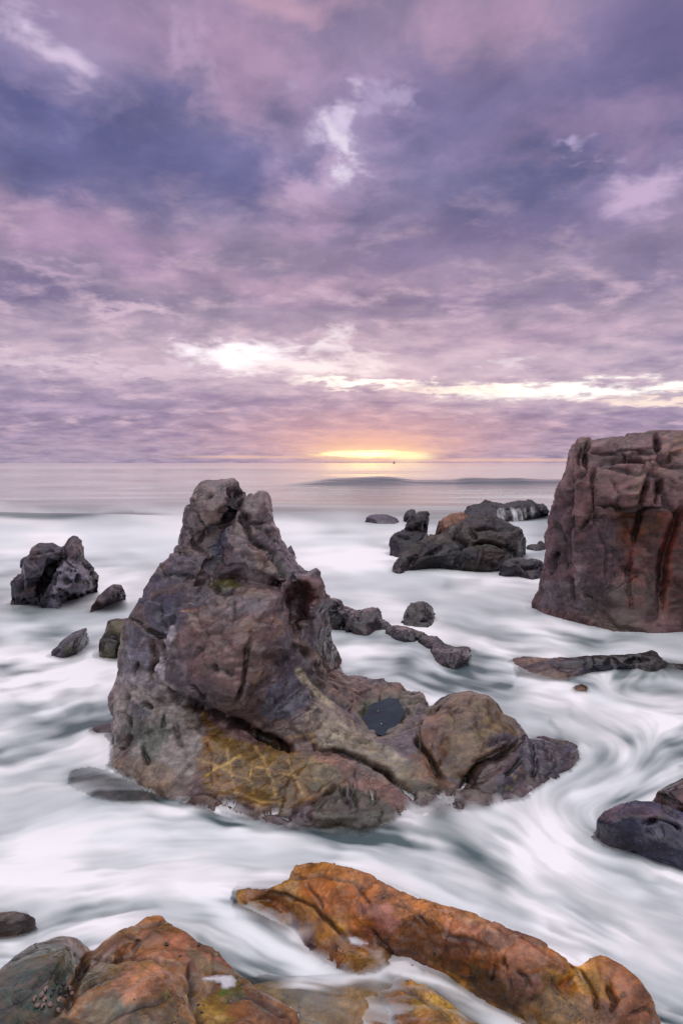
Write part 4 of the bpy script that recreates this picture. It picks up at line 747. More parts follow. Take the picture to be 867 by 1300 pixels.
s_in = [(330, 1136, .06), (380, 1125, .13), (385, 1110, .17), (410, 1108, .21), (375, 1140, .1), (400, 1135, .17), (430, 1125, .24), (400, 1160, .12), (430, 1150, .19), (460, 1140, .25), (400, 1185, .08), (425, 1180, .14), (445, 1190, .1), (440, 1165, .17), (470, 1165, .22), (490, 1150, .26), (460, 1195, .07), (455, 1210, .09), (490, 1205, .08), (430, 1210, .06), (480, 1218, .07), (475, 1185, .13),
        (500, 1180, .17), (520, 1160, .25), (550, 1165, .27), (530, 1195, .13), (540, 1215, .08), (565, 1190, .2), (590, 1180, .26), (620, 1190, .28), (575, 1220, .11), (600, 1215, .19), (600, 1245, .06), (635, 1215, .24), (660, 1205, .28), (690, 1220, .26), (635, 1250, .12), (660, 1240, .2), (670, 1275, .07), (700, 1255, .16), (715, 1240, .2), (725, 1245, .13), (690, 1290, .08), (720, 1275, .12), (730, 1300, .08), (745, 1240, .18),
        (765, 1235, .22), (790, 1250, .2), (760, 1270, .15), (790, 1285, .16), (810, 1290, .12), (770, 1320, .08)]
s_cr = [([(342, 1133), (365, 1136), (385, 1144), (400, 1155), (418, 1168), (432, 1182), (443, 1197)], 2.0, .035), ([(372, 1116), (385, 1112), (410, 1112), (440, 1120), (470, 1128)], 1.6, .02), ([(388, 1118), (400, 1138), (412, 1156)], 1.6, .022), ([(452, 1120), (462, 1138), (470, 1148)], 1.5, .015), ([(475, 1180), (482, 1198), (495, 1212), (510, 1222)], 2.2, .03),
        ([(500, 1145), (520, 1152), (530, 1165), (542, 1178)], 1.6, .02), ([(570, 1158), (600, 1170), (640, 1190), (680, 1210), (720, 1235), (740, 1262)], 3, -.012), ([(640, 1208), (641, 1224), (645, 1230)], 2.2, .035), ([(658, 1230), (670, 1242), (674, 1252)], 1.8, .03), ([(618, 1253), (626, 1238), (628, 1222)], 1.6, .02), ([(735, 1228), (745, 1245), (757, 1262), (755, 1285)], 2.2, .035),
        ([(771, 1246), (776, 1262), (782, 1268), (775, 1285)], 2.5, .04), ([(782, 1268), (795, 1262)], 1.6, .02), ([(560, 1185), (590, 1190), (610, 1200)], 4, .012), ([(648, 1240), (652, 1258)], 1.6, .02), ([(795, 1285), (820, 1280), (835, 1292)], 2, .02), ([(735, 1240), (720, 1215), (700, 1200), (680, 1195)], 2.5, .015)]
s_paints = [([(300, 1125), (342, 1128), (342, 1145), (305, 1148)], (150, 100, 82), 5, .8), ([(376, 1095), (440, 1098), (500, 1125), (440, 1118), (378, 1115)], (198, 128, 58), 6, .8), ([(385, 1112), (450, 1122), (470, 1150), (460, 1180), (430, 1175), (400, 1140)], (188, 106, 28), 9, .85), ([(340, 1130), (390, 1140), (420, 1170), (440, 1195), (410, 1200), (380, 1170)], (176, 122, 48), 7, .75),
            ([(372, 1160), (392, 1165), (410, 1200), (395, 1215), (378, 1190)], (98, 84, 104), 5, .8, 9.0), ([(455, 1155), (500, 1150), (515, 1165), (500, 1182), (475, 1180)], (158, 96, 86), 6, .8), ([(510, 1160), (560, 1165), (600, 1200), (590, 1240), (540, 1215), (510, 1195)], (100, 58, 30), 9, .85), ([(600, 1215), (640, 1225), (690, 1240), (740, 1270), (720, 1320), (650, 1290), (600, 1260)], (78, 62, 34), 9, .8),
            ([(560, 1150), (640, 1178), (720, 1222), (720, 1240), (650, 1210), (560, 1175)], (164, 104, 74), 8, .75), ([(430, 1198), (470, 1200), (500, 1215), (480, 1235), (440, 1232)], (178, 128, 48), 7, .8), ([(645, 1225), (680, 1240), (690, 1262), (660, 1268)], (178, 122, 104), 6, .6), ([(735, 1225), (765, 1240), (765, 1270), (745, 1265)], (186, 138, 54), 5, .75),
            ([(765, 1215), (800, 1235), (838, 1290), (800, 1285), (770, 1250)], (156, 98, 66), 8, .75), ([(735, 1270), (800, 1280), (850, 1310), (740, 1340)], (128, 82, 70), 8, .6), ([(470, 1180), (520, 1200), (560, 1225), (500, 1222)], (96, 72, 80), 5, .6)]
build_rock('shore_rock', s_out, s_in, mode='z', back=.5, vox=.012, smooth=5, tone=.78, palette=[(182, 112, 38), (148, 86, 36), (206, 148, 50), (84, 52, 30)], creases=s_cr, paints=s_paints, mat=MAT_FRONT, seed=42, facets=.016, facet_scale=4.5, rough_amp=.013, wet_z=.6, veins=.3, kcrease=1.2, strata=((.3, .4, .85), 12.0, .007), skirt=.3, skirt_run=.35,
           lines=[([(540, 1195), (560, 1188), (590, 1182)], 1.2, (190, 150, 110), .5), ([(560, 1155), (600, 1172), (640, 1192)], 1.8, (196, 160, 140), .5)], label='long orange-brown rock running diagonally down to the right in the foreground')
build_rock('shore_rock', [(290, 1255, -.03), (345, 1244, -.035), (385, 1243, -.035), (420, 1242, -.03), (455, 1243, -.026), (485, 1241, -.024), (512, 1240, .022), (540, 1252, .03), (565, 1266, .045), (592, 1290, .05), (620, 1306, .03), (660, 1330, 0.0), (690, 1420, 0.0), (620, 1520, 0.0), (420, 1520, 0.0), (380, 1400, -.05), (300, 1330, -.05)],
           [(340, 1270, -.02), (380, 1275, -.01), (410, 1290, -.01), (435, 1272, -.005), (450, 1300, .0), (470, 1275, .01), (500, 1258, .01), (510, 1275, .03), (540, 1275, .05), (560, 1290, .08), (520, 1300, .04), (480, 1320, .03), (590, 1320, .07), (540, 1340, .1), (480, 1400, .05)], mode='z', back=.3, vox=.012, smooth=5, tone=.95, palette=[(184, 138, 58), (166, 108, 54), (200, 158, 72), (130, 84, 50)], mat=MAT_FRONT, seed=43, facets=.012, facet_scale=5, rough_amp=.01, wet_z=.6,
           creases=[([(500, 1250), (530, 1262), (560, 1285), (575, 1300)], 2.5, .015), ([(480, 1262), (500, 1280), (500, 1310)], 3, .012)], skirt=.3, label='yellow-orange slab under a thin veil of water at the bottom centre')
build_rock('shore_rock', [(-60, 1162, .10), (-20, 1158, .12), (0, 1158, .12), (18, 1157, .12), (32, 1160, .1), (44, 1167, .05), (49, 1174, 0.0), (38, 1182, 0.0), (15, 1188, 0.0), (-20, 1192, 0.0), (-70, 1190, 0.0)], [(0, 1168, .12), (25, 1168, .09), (-30, 1172, .1), (10, 1178, .06)], mode='z', back=.25, vox=.014, smooth=4,
           palette=[(110, 76, 56), (84, 70, 66), (120, 104, 88)], mat=MAT_FRONT, seed=44, facets=.012, rough_amp=.012, wet_z=.6, skirt=.3, label='small round brown rock at the left edge, half sunk in foam')


# ------------------------------------------------------------------ small things on and around the rocks
def bvh_of(o):
    me = o.data; n = len(me.vertices); co = np.empty(n * 3, np.float32); me.vertices.foreach_get('co', co)
    return BVHTree.FromPolygons([tuple(v) for v in co.reshape(-1, 3)], [tuple(p.vertices) for p in me.polygons])


def hit(bvh, px, py):
    d = Vector(((px - HX) / F, 1, -(py - HY) / F)).normalized()
    loc, no, i, dist = bvh.ray_cast(Vector((0, 0, CH)), d)
    return loc, no


def snail_mesh(name, mat, turns=2.6, seed=0):
    """a periwinkle: a coiled tube that widens from the apex to the mouth"""
    r = random.Random(seed); nseg, nr_ = 46, 10; vs, fs = [], []
    for i in range(nseg + 1):
        u = i / nseg; ang = turns * 2 * math.pi * u; g = math.exp(1.9 * (u - 1))
        R = .52 * g; rad = .50 * g; h = 1.25 * (1 - g)
        cx_, cy_, cz_ = R * math.cos(ang), R * math.sin(ang), h + .42 * g
        for k in range(nr_):
            b = 2 * math.pi * k / nr_
            rr = rad * (1 + .05 * math.sin(6 * b))
            vs.append((cx_ + rr * math.cos(b) * math.cos(ang), cy_ + rr * math.cos(b) * math.sin(ang), cz_ + rr * math.sin(b) * .92))
    for i in range(nseg):
        for k in range(nr_):
            a, b = i * nr_ + k, i * nr_ + (k + 1) % nr_
            fs.append((a, b, b + nr_, a + nr_))
    fs.append(tuple(range(nr_))[::-1]); fs.append(tuple(nseg * nr_ + k for k in range(nr_)))
    me = bpy.data.meshes.new(name); me.from_pydata(vs, [], fs); me.update(); me.materials.append(mat)
    for p in me.polygons: p.use_smooth = True
    return me


def mussel_mesh(name, mat):
    vs, fs = [], []; n, m2 = 14, 12
    for i in range(n + 1):
        u = i / n; w_ = .42 * math.sin(math.pi * u ** .62) ** .8 + .02; h_ = .30 * math.sin(math.pi * u ** .7) + .02; bend = .18 * math.sin(math.pi * u)
        for k in range(m2):
            b = 2 * math.pi * k / m2
            pinch = 1 - .25 * abs(math.cos(b)) ** 8
            vs.append((2 * u - 1, w_ * math.cos(b) + bend, h_ * math.sin(b) * pinch))
    for i in range(n):
        for k in range(m2):
            a, b = i * m2 + k, i * m2 + (k + 1) % m2; fs.append((a, b, b + m2, a + m2))
    fs.append(tuple(range(m2))[::-1]); fs.append(tuple(n * m2 + k for k in range(m2)))
    me = bpy.data.meshes.new(name); me.from_pydata(vs, [], fs); me.update(); me.materials.append(mat)
    for p in me.polygons: p.use_smooth = True
    return me


M_SN = plain_material('snail_shell', (.20, .13, .115), .35, 3.0, .5); M_SND = plain_material('dark_shell', (.035, .03, .035), .3, 3.0, .4); M_MU = plain_material('mussel_shell', (.012, .013, .02), .22, 4, .4)
sn_a, sn_b, mu = snail_mesh('sea_snail', M_SN), snail_mesh('sea_snail', M_SND, 2.4, 3), mussel_mesh('mussel', M_MU)


def settle(me, name, bvh, px, py, size, label, cat, group, tilt=.3, sq=1.0, sink=.1):
    loc, no = hit(bvh, px, py)
    if loc is None: return None
    o = bpy.data.objects.new(name, me); COL.objects.link(o)
    q = no.to_track_quat('Z', 'Y') @ Quaternion((0, 0, 1), random.uniform(0, 6.28)) @ Quaternion((1, 0, 0), random.uniform(-tilt, tilt))
    o.rotation_mode = 'QUATERNION'; o.rotation_quaternion = q; o.scale = (size, size, size * sq); o.location = loc - no * size * sink
    return tag(o, label, cat, group)


bq = bvh_of(shore)
cl = [(46, 1269, 5), (52.5, 1263.5, 5), (47.5, 1278, 4.6), (59, 1256.5, 4.6), (58, 1270, 4.8), (56.5, 1278, 4.8), (68, 1257, 3.6), (76.5, 1260, 4), (87.5, 1256, 4.6), (91, 1263, 4.2), (76, 1270.5, 4.8), (84, 1267, 3.8), (64, 1276, 4.2), (72.5, 1284.5, 5), (66, 1263, 4), (81, 1250, 3.6), (72, 1250, 3.4)]
for k, (px, py, s_) in enumerate(cl):
    settle(sn_b if k in (6, 7, 11, 14, 15, 16) else sn_a, 'sea_snail', bq, px, py, s_ * .0034, 'small round sea snail in the crowded cluster on the green-brown dome at lower left', 'sea snail', 'sea snails clustered on the green-brown dome')
for px, py, s_, lb in [(211, 1200, 4.6, 'single dark sea snail near the pink top of the lower left rock'), (229, 1214, 3.8, 'lone brown sea snail sitting just above the pale terrace edge of the lower left rock'), (243, 1184.5, 4, 'dark sea snail perched right on the back edge of the pink rock face'),
                       (252.5, 1200, 3.8, 'dark sea snail against the back rim, next in line below the one on the edge'), (292, 1273, 3, 'tiny brown sea snail under the green weed patch beside the white foam puddle'), (171, 1269, 1.8, 'tiny pale sea snail alone on the swelling purple-brown lobe')]:
    settle(sn_b if 'dark' in lb else sn_a, 'sea_snail', bq, px, py, s_ * .0034, lb, 'sea snail', None)
for px, py, s_, lb in [(252.5, 1276, 3.6, 'black mussel at the top of the little trio below the foam puddle'), (258.5, 1277, 3.2, 'black mussel with a pale glint, right one of the little trio in the groove'), (257, 1285, 4, 'lowest black mussel of the little trio in the groove'),
                       (306, 1251, 4.2, 'blue-black mussel resting on the green weed beside the white foam puddle'), (256, 1241, 2.4, 'very small black mussel touching the left tail of the foam puddle')]:
    settle(mu, 'mussel', bq, px, py, s_ * .0034, lb, 'mussel', None, sink=.0)
ridge = [o for o in COL.objects if o.name == 'shore_rock.001'][0]; br = bvh_of(ridge)
for px, py, s_, lb, kind in [(489, 1192, 3.8, 'round dark sea snail on the orange rock above the misty hollow', 0), (528, 1210.5, 3.4, 'reddish sea snail just left of the black mussel on the orange rock', 0), (540, 1217, 2.6, 'small sea snail just under the black mussel on the orange rock', 0), (551, 1211, 4.4, 'black mussel on the brown face of the diagonal orange rock', 1)]:
    settle(mu if kind else sn_b, 'mussel' if kind else 'sea_snail', br, px, py, s_ * (.0034 if kind else .0026), lb, 'mussel' if kind else 'sea snail', None, sink=.0 if kind else .1)

# froth left lying in hollows of the rock: a draped, rounded sheet of real thickness
fm, ft = new_mat('froth'); fbs = ft.node('ShaderNodeBsdfPrincipled'); fbs.inputs['Base Color'].default_value = (.72, .72, .76, 1); fbs.inputs['Roughness'].default_value = .7
fo_ = ft.node('ShaderNodeOutputMaterial'); fa = ft.node('ShaderNodeAttribute', attribute_name='alpha').outputs['Fac']; ftr = ft.node('ShaderNodeBsdfTransparent'); fmx = ft.node('ShaderNodeMixShader')
ft.put(fmx.inputs[0], ft.math('MULTIPLY', fa, .75)); ft.l.new(ftr.outputs[0], fmx.inputs[1]); ft.l.new(fbs.outputs[0], fmx.inputs[2]); ft.l.new(fmx.outputs[0], fo_.inputs[0])


def froth(name, bvh, poly, label, thick=.006, step=1.0, soft=3.0, parent=None, kind=None):
    xs = [p[0] for p in poly]; ys = [p[1] for p in poly]
    nx = int((max(xs) - min(xs) + 4) / step) + 1; ny = int((max(ys) - min(ys) + 4) / step) + 1
    idx, vs, al_, fs = {}, [], [], []
    for j in range(ny):
        for i in range(nx):
            px, py = min(xs) - 2 + i * step, min(ys) - 2 + j * step
            sdv = float(poly_dist(np.array([px]), np.array([py]), poly)[0]) + 1.6 * float(perlin(np.array([[px / 5, py / 3, 1.7]]))[0])
            if sdv > soft: continue
            loc, no = hit(bvh, px, py)
            if loc is None: continue
            k = min(1, max(0, (soft - sdv) / (2 * soft)))
            idx[(i, j)] = len(vs); vs.append(tuple(loc + Vector((0, 0, 1)) * (thick * math.sqrt(k) + .001))); al_.append(k * k * (3 - 2 * k))
    for (i, j), a in idx.items():
        q = [(i, j), (i, j + 1), (i + 1, j + 1), (i + 1, j)]
        if all(z in idx for z in q): fs.append([idx[z] for z in q])
    if not fs: return
    me = np_mesh(name, vs, quads=fs, mat=fm)
    at = me.attributes.new('alpha', 'FLOAT', 'POINT'); at.data.foreach_set('value', np.array(al_, np.float32))
    o = link(name, me, parent)
    if not parent: tag(o, label, None if kind else 'foam', None, kind)
    return o


froth('foam_puddle', bq, [(257, 1243), (270, 1241), (283, 1239.5), (294, 1240), (299, 1245), (298, 1252), (290, 1256), (283, 1255), (281, 1249), (272, 1246), (258, 1245)], 'comma-shaped puddle of white foam in a hollow of the lower left rock')
froth('foam_puddle', br, [(441, 1192), (450, 1191), (460, 1195), (466, 1199), (458, 1201), (446, 1199)], 'small white froth puddle at the end of a crack in the orange rock')

# ---- tide pool: a part of the stack
pool = [(455, 915), (466, 906), (472, 894), (482, 891), (494, 886), (505, 888), (507, 896), (514, 902), (509, 912), (505, 921), (494, 925), (488, 934), (474, 929), (464, 923)]
zp = .165
pv = [(0, 0, 0)] * 0
for k in range(0, 11):
    for (px, py) in pool:
        f_ = k / 10; qx, qy = 486 + (px - 486) * f_ * 1.04, 910 + (py - 910) * f_ * 1.04; Yq = YZ(qy, zp)
        pv.append(((qx - HX) * Yq / F, Yq, zp + .0012 * math.sin(qx * .7) * math.sin(qy * .9)))
n_ = len(pool); pf = []
for k in range(10):
    for i in range(n_): pf.append((k * n_ + i, (k + 1) * n_ + i, (k + 1) * n_ + (i + 1) % n_, k * n_ + (i + 1) % n_))
me = np_mesh('tide_pool', pv, quads=pf, mat=plain_material('pool_water', (.008, .022, .036), .04, 6, .5, .12))
po = link('tide_pool', me, stack)
bp_ = bvh_of(po)
for px, py, r_ in [(471, 898, 1.0), (480, 903, 1.2), (484, 919, 1.6), (495, 926, 2.2), (476, 913, .8)]:
    froth('foam_fleck', bp_, [(px - r_, py), (px, py - r_ * .5), (px + r_, py), (px, py + r_ * .5)], None, .004, .4, .5, parent=po)

# ---- thin waterfalls off the farthest rock
far_rock = [o for o in COL.objects if o.get('label', '').startswith('farthest low')][0]
bf = bvh_of(far_rock)
wf, wt = new_mat('falling_water'); b_ = wt.node('ShaderNodeBsdfPrincipled'); b_.inputs['Base Color'].default_value = (.85, .86, .9, 1); b_.inputs['Roughness'].default_value = .6
at_ = wt.node('ShaderNodeAttribute', attribute_name='alpha').outputs['Fac']; pos_ = wt.node('ShaderNodeNewGeometry').outputs['Position']
nn = wt.noise(wt.mapping(pos_, (6, 1, .5)), 1.4, 4, .6); tr_ = wt.node('ShaderNodeBsdfTransparent'); mx_ = wt.node('ShaderNodeMixShader')
wt.put(mx_.inputs[0], wt.math('MULTIPLY', at_, wt.rng(nn, .35, .65, .05, .75), clamp=True)); wt.l.new(tr_.outputs[0], mx_.inputs[1]); wt.l.new(b_.outputs[0], mx_.inputs[2]); o_ = wt.node('ShaderNodeOutputMaterial'); wt.l.new(mx_.outputs[0], o_.inputs[0])
vs, fs, al_ = [], [], []
for (xa, xb, ya, yb, lean, amt) in [(630, 642, 644.5, 663, 0, .75), (645, 655, 643.5, 662, 5, .95), (654, 660, 645, 661, 5, .7), (672, 678, 642, 657, 1, .5), (664, 668, 645, 658, 1, .35)]:
    nx_, ny_ = 14, 12; base = len(vs)
    for j in range(ny_ + 1):
        v = j / ny_
        for i in range(nx_ + 1):
            u = i / nx_; px = xa + (xb - xa) * u + lean * math.sin(v * 1.5); py = ya + (yb - ya) * v
            loc, no = hit(bf, px, py)
            Yq = (loc.y - .12) if loc is not None else YZ(py, .05) - .1
            p_ = P(px, py, Yq); vs.append((p_[0], p_[1], max(p_[2], -.05))); al_.append(amt * math.sin(math.pi * u) ** .7 * min(1, v * 6 + .2))
    for j in range(ny_):
        for i in range(nx_):
            a = base + j * (nx_ + 1) + i; fs.append((a, a + nx_ + 1, a + nx_ + 2, a + 1))
me = np_mesh('waterfall', vs, quads=fs, mat=wf); at = me.attributes.new('alpha', 'FLOAT', 'POINT'); at.data.foreach_set('value', np.array(al_, np.float32))
tag(link('waterfall', me), kind='structure')

# ---- a sailing boat on the horizon, a few pixels high
Yb = 3000.0; bx = (500 - HX) * Yb / F
root = bpy.data.objects.new('sailing_boat', None); COL.objects.link(root); root.location = (bx, Yb, 0)
tag(root, 'tiny sailing boat on the horizon below the bright glow', 'boat')
MG = plain_material('hull_paint', (.10, .09, .11), .5); MSL = plain_material('sail_cloth', (.32, .28, .32), .8)
hv, hf = [], []
for i in range(9):
    u = i / 8; x_ = -6 + 12 * u; w_ = 1.7 * math.sin(math.pi * (.08 + .84 * u)) ** .7; sh = 1.2 + .5 * (2 * u - 1) ** 2
    hv += [(x_, -w_, sh), (x_, -w_ * .6, .1), (x_, 0, -.4), (x_, w_ * .6, .1), (x_, w_, sh)]
for i in range(8):
    for k in range(4): a = i * 5 + k; hf.append((a, a + 1, a + 6, a + 5))
    hf.append((i * 5, i * 5 + 5, i * 5 + 9, i * 5 + 4))
link('hull', np_mesh('hull', hv, quads=hf, mat=MG)).parent = root
mv = [(.12 * math.cos(a), .12 * math.sin(a), z) for z in (1, 14.5) for a in (0, 1.57, 3.14, 4.71)]
link('mast', np_mesh('mast', mv, quads=[(k, (k + 1) % 4, 4 + (k + 1) % 4, 4 + k) for k in range(4)], mat=MG)).parent = root
def sail(name, a, b, c, belly):
    vs, fs = [], []; n = 8
    a, b, c = map(np.array, (a, b, c))
    for side in (0, .05):
        for i in range(n + 1):
            for j in range(n + 1):
                u, v = i / n, j / n
                p = a + (b - a) * u * (1 - v) + (c - a) * v; p = p + np.array([0, belly * math.sin(math.pi * u) * math.sin(math.pi * v * .9 + .15) + side, 0]); vs.append(tuple(p))
    for s_ in (0, (n + 1) ** 2):
        for i in range(n):
            for j in range(n): q = s_ + i * (n + 1) + j; fs.append((q, q + 1, q + n + 2, q + n + 1))
    link(name, np_mesh(name, vs, quads=fs, mat=MSL)).parent = root
sail('mainsail', (-.2, 0, 2.4), (-5.2, 0, 2.5), (-.1, 0, 14), .5)
sail('jib', (5.8, 0, 1.9), (.6, 0, 2.2), (.2, 0, 13), .4)

# ------------------------------------------------------------------ the sea
def blur2(a, n=1):
    for _ in range(n):
        a = (a + np.roll(a, 1, 0) + np.roll(a, -1, 0)) / 3
        a = (a + np.roll(a, 1, 1) + np.roll(a, -1, 1)) / 3
    return a

HGf = HG.copy()
for _ in range(2):      # close the gaps between sampled points
    e = HGf < -5
    nb = np.max([np.roll(HGf, s, a) for s in (1, -1) for a in (0, 1)], axis=0)
    HGf = np.where(e, nb, HGf)

e_ = HF < -5
nb = np.max([np.roll(HF, s, a) for s in (1, -1) for a in (0, 1)], axis=0)
HF = np.where(e_, nb, HF)

px_core = np.arange(-400, 1275, 1.7)
right = 1275 + np.cumsum(4 * 1.12 ** np.arange(52)); left = -400 - np.cumsum(4 * 1.12 ** np.arange(52))
PX = np.concatenate([left[::-1], px_core, right]); c0 = len(left); c1 = c0 + len(px_core)
Yfar = np.geomspace(60000, F * CH / (591.5 - HY), 60)[:-1]
py_core = np.concatenate([np.arange(591.5, 640, .75), np.arange(640, 1420, 1.35)])
py_near = np.arange(1425, 1900, 12)
PY = np.concatenate([HY + F * CH / Yfar, py_core, py_near]); r0 = len(Yfar); r1 = r0 + len(py_core)
gx, gy = np.meshgrid(PX, PY)
YY = F * CH / (gy - HY); XX = (gx - HX) * YY / F
cx, cy = gx[r0:r1, c0:c1], gy[r0:r1, c0:c1]

# flow of the water: guide strokes (photo pixels used as a map of the water plane), direction along the stroke
flows = [
    ([(-400, 700), (300, 700), (900, 690), (1300, 690)], 60), ([(-400, 780), (0, 778), (110, 775), (160, 760), (230, 740)], 30), ([(-300, 860), (0, 850), (60, 850), (110, 838), (150, 820)], 22), ([(-300, 930), (0, 905), (70, 885), (140, 862)], 22),
    ([(-300, 1000), (0, 985), (60, 960), (130, 935)], 28), ([(-300, 1080), (0, 1060), (80, 1010), (140, 985)], 28), ([(60, 985), (140, 1000), (220, 1020), (330, 1045), (450, 1060), (560, 1075)], 16), ([(-200, 1150), (60, 1120), (160, 1090), (300, 1080), (430, 1090)], 30),
    ([(-200, 1220), (0, 1200), (120, 1150), (250, 1120), (340, 1110)], 24), ([(430, 1060), (520, 1090), (600, 1130), (700, 1180), (800, 1240), (900, 1310)], 32), ([(560, 1040), (620, 1070), (680, 1130), (760, 1190), (870, 1260)], 30), ([(640, 1030), (700, 1060), (760, 1100), (830, 1140), (950, 1200)], 30),
    ([(735, 1100), (800, 1110), (870, 1140), (1000, 1190)], 20), ([(1000, 930), (860, 960), (790, 985), (730, 1000), (690, 1020), (690, 1060), (740, 1110)], 24), ([(640, 880), (700, 890), (760, 910), (800, 935), (820, 965)], 18), ([(600, 860), (680, 875), (760, 885), (860, 880), (1000, 880)], 18),
    ([(690, 910), (720, 905), (760, 925), (790, 950), (780, 990)], 16), ([(560, 780), (640, 800), (740, 815), (867, 818), (1100, 820)], 22), ([(430, 830), (500, 820), (560, 850), (640, 885), (700, 930)], 14), ([(440, 850), (480, 835), (530, 838), (560, 862), (620, 875)], 12),
    ([(450, 740), (560, 760), (640, 790), (700, 800)], 20), ([(215, 1165), (260, 1180), (300, 1215), (350, 1245), (420, 1235), (500, 1240), (580, 1270), (640, 1310)], 22), ([(250, 1150), (330, 1150), (370, 1200), (400, 1235)], 18), ([(330, 1250), (380, 1285), (450, 1330)], 16),
    ([(870, 850), (780, 868), (740, 900), (700, 920)], 14)]
vx = np.full(cx.shape, .02); vy = np.zeros(cx.shape)
for line, sg in flows:
    n = len(line) - 1
    for k in range(n):
        (ax, ay), (bx, by) = line[k], line[k + 1]; dx, dy = bx - ax, by - ay; L = math.hypot(dx, dy)
        t = np.clip(((cx - ax) * dx + (cy - ay) * dy) / (L * L), 0, 1)
        d2 = (cx - ax - t * dx) ** 2 + (cy - ay - t * dy) ** 2
        w = np.exp(-d2 / (2 * sg * sg)) + .02 * np.exp(-d2 / (2 * (3 * sg) ** 2))
        vx += w * dx / L; vy += w * dy / L
# water swings round the rocks and carries its own eddies
pc3 = np.column_stack([cx.ravel() / 60, cy.ravel() / 34, np.zeros(cx.size)])
psi = fbm(pc3, 3, 5).reshape(cx.shape)
amp = sstep(650, 800, cy)
vy += amp * .55 * np.gradient(psi, axis=1) / .028 * np.hypot(vx, vy) * 0.35
vx -= amp * .55 * np.gradient(psi, axis=0) / .040 * np.hypot(vx, vy) * 0.3
nv_ = np.hypot(vx, vy) + 1e-6; vx /= nv_; vy /= nv_


def sample(a, i, j):
    i = np.clip(i, 0, a.shape[0] - 1.001); j = np.clip(j, 0, a.shape[1] - 1.001)
    i0 = i.astype(int); j0 = j.astype(int); fi = i - i0; fj = j - j0
    return (a[i0, j0] * (1 - fi) + a[i0 + 1, j0] * fi) * (1 - fj) + (a[i0, j0 + 1] * (1 - fi) + a[i0 + 1, j0 + 1] * fi) * fj


def lic(src, steps, h):
    acc = src.copy(); I, J = np.meshgrid(np.arange(src.shape[0], dtype=float), np.arange(src.shape[1], dtype=float), indexing='ij')
    wsum = 1.0
    for sgn in (1, -1):
        i, j = I.copy(), J.copy()
        for s in range(steps):
            u = sample(vx, i, j); v = sample(vy, i, j)
            j = j + sgn * h * u; i = i + sgn * h * v
            w = math.cos(0.5 * math.pi * (s + 1) / (steps + 1))
            acc += w * sample(src, i, j); wsum += w
    acc /= wsum
    acc = (acc - acc.mean()) / acc.std()
    return acc

shp = cx.shape
l_fine = lic(blur2(RNG.standard_normal(shp), 2), 16, 1.6)
l_mid = blur2(lic(blur2(RNG.standard_normal(shp), 9), 13, 2.4), 1)
big = fbm(np.column_stack([cx.ravel() / 95, cy.ravel() / 52, np.full(cx.size, 2.0)]), 4, 77).reshape(shp)
l_big = blur2(lic(big, 9, 4.0), 8)

big2 = fbm(np.column_stack([cx.ravel() / 150, cy.ravel() / 90, np.full(cx.size, 9.0)]), 2, 177).reshape(shp)
l_big2 = big2 / big2.std()
churn = lic(fbm(np.column_stack([cx.ravel() / 26 + .6 * big.ravel(), cy.ravel() / 12, np.full(cx.size, 4.0)]), 4, 55, .6).reshape(shp), 7, 1.6)
# how white the water is: strokes over a milky base (0 = clear dark water, 1 = solid foam)
D = np.full(shp, .66)
def stroke(line, w, val, a=1.0):
    global D
    d, _ = seg_dist(cx + 6 * l_big, cy + 4 * l_mid * np.clip((cy - HY) / 400, .15, 1), line)
    m = np.exp(-(d / w) ** 2) * a
    D = D * (1 - m) + val * m
D = D * sstep(636, 676, cy + 26 * big + 3 * l_mid)        # open sea beyond the surf
stroke([(-200, 1080), (0, 1085), (160, 1060), (330, 1075)], 45, .92, .75); stroke([(0, 930), (100, 950)], 30, .8, .6); stroke([(-100, 710), (160, 705), (210, 690)], 22, .8, .6); stroke([(0, 800), (50, 790)], 9, .85, .6)
stroke([(690, 870), (640, 860), (580, 870)], 8, .8, .7); stroke([(650, 870), (700, 868), (760, 890), (800, 905)], 7, .95, .8); stroke([(640, 780), (760, 800)], 10, .85, .7); stroke([(640, 720), (560, 735), (450, 725)], 10, .9, .7); stroke([(730, 1010), (760, 1000), (830, 985)], 9, .95, .8); stroke([(640, 1020), (620, 1050), (680, 1120), (780, 1190)], 16, .95, .7)
stroke([(0, 680), (430, 690)], 28, .92, .8); stroke([(450, 690), (480, 730)], 30, .9, .7); stroke([(560, 735), (700, 755)], 16, .72, .7)
stroke([(-300, 640), (60, 655), (110, 656), (170, 652)], 2.5, .0, .9)
stroke([(-100, 765), (0, 760), (40, 778), (100, 772), (130, 765)], 13, .35, .75); stroke([(126, 745), (150, 735), (210, 730)], 9, .5, .6)
stroke([(180, 735), (210, 722)], 10, .6, .6)
stroke([(40, 812), (80, 806)], 7, .35, .7); stroke([(-60, 852), (10, 855), (60, 848), (110, 835)], 5, .2, .75); stroke([(10, 838), (50, 830)], 7, .4, .7); stroke([(-200, 820), (0, 815)], 16, .6, .6)
stroke([(10, 880), (60, 872)], 6, .4, .8); stroke([(20, 890), (60, 880), (104, 866)], 5, .35, .85); stroke([(75, 898), (105, 890), (138, 872)], 5, .4, .8); stroke([(100, 905), (120, 885)], 5, .45, .6)
stroke([(20, 935), (80, 930), (140, 915)], 9, .5, .6); stroke([(0, 912), (40, 908)], 7, .55, .6)
stroke([(95, 990), (140, 995), (200, 1015)], 13, .08, .95); stroke([(700, 1020), (660, 1040), (650, 1075)], 12, .5, .6); stroke([(760, 960), (800, 955)], 9, .4, .6); stroke([(420, 1075), (480, 1082), (540, 1100)], 7, .5, .6); stroke([(190, 1012), (250, 1030), (330, 1050), (420, 1060)], 8, .12, .85)
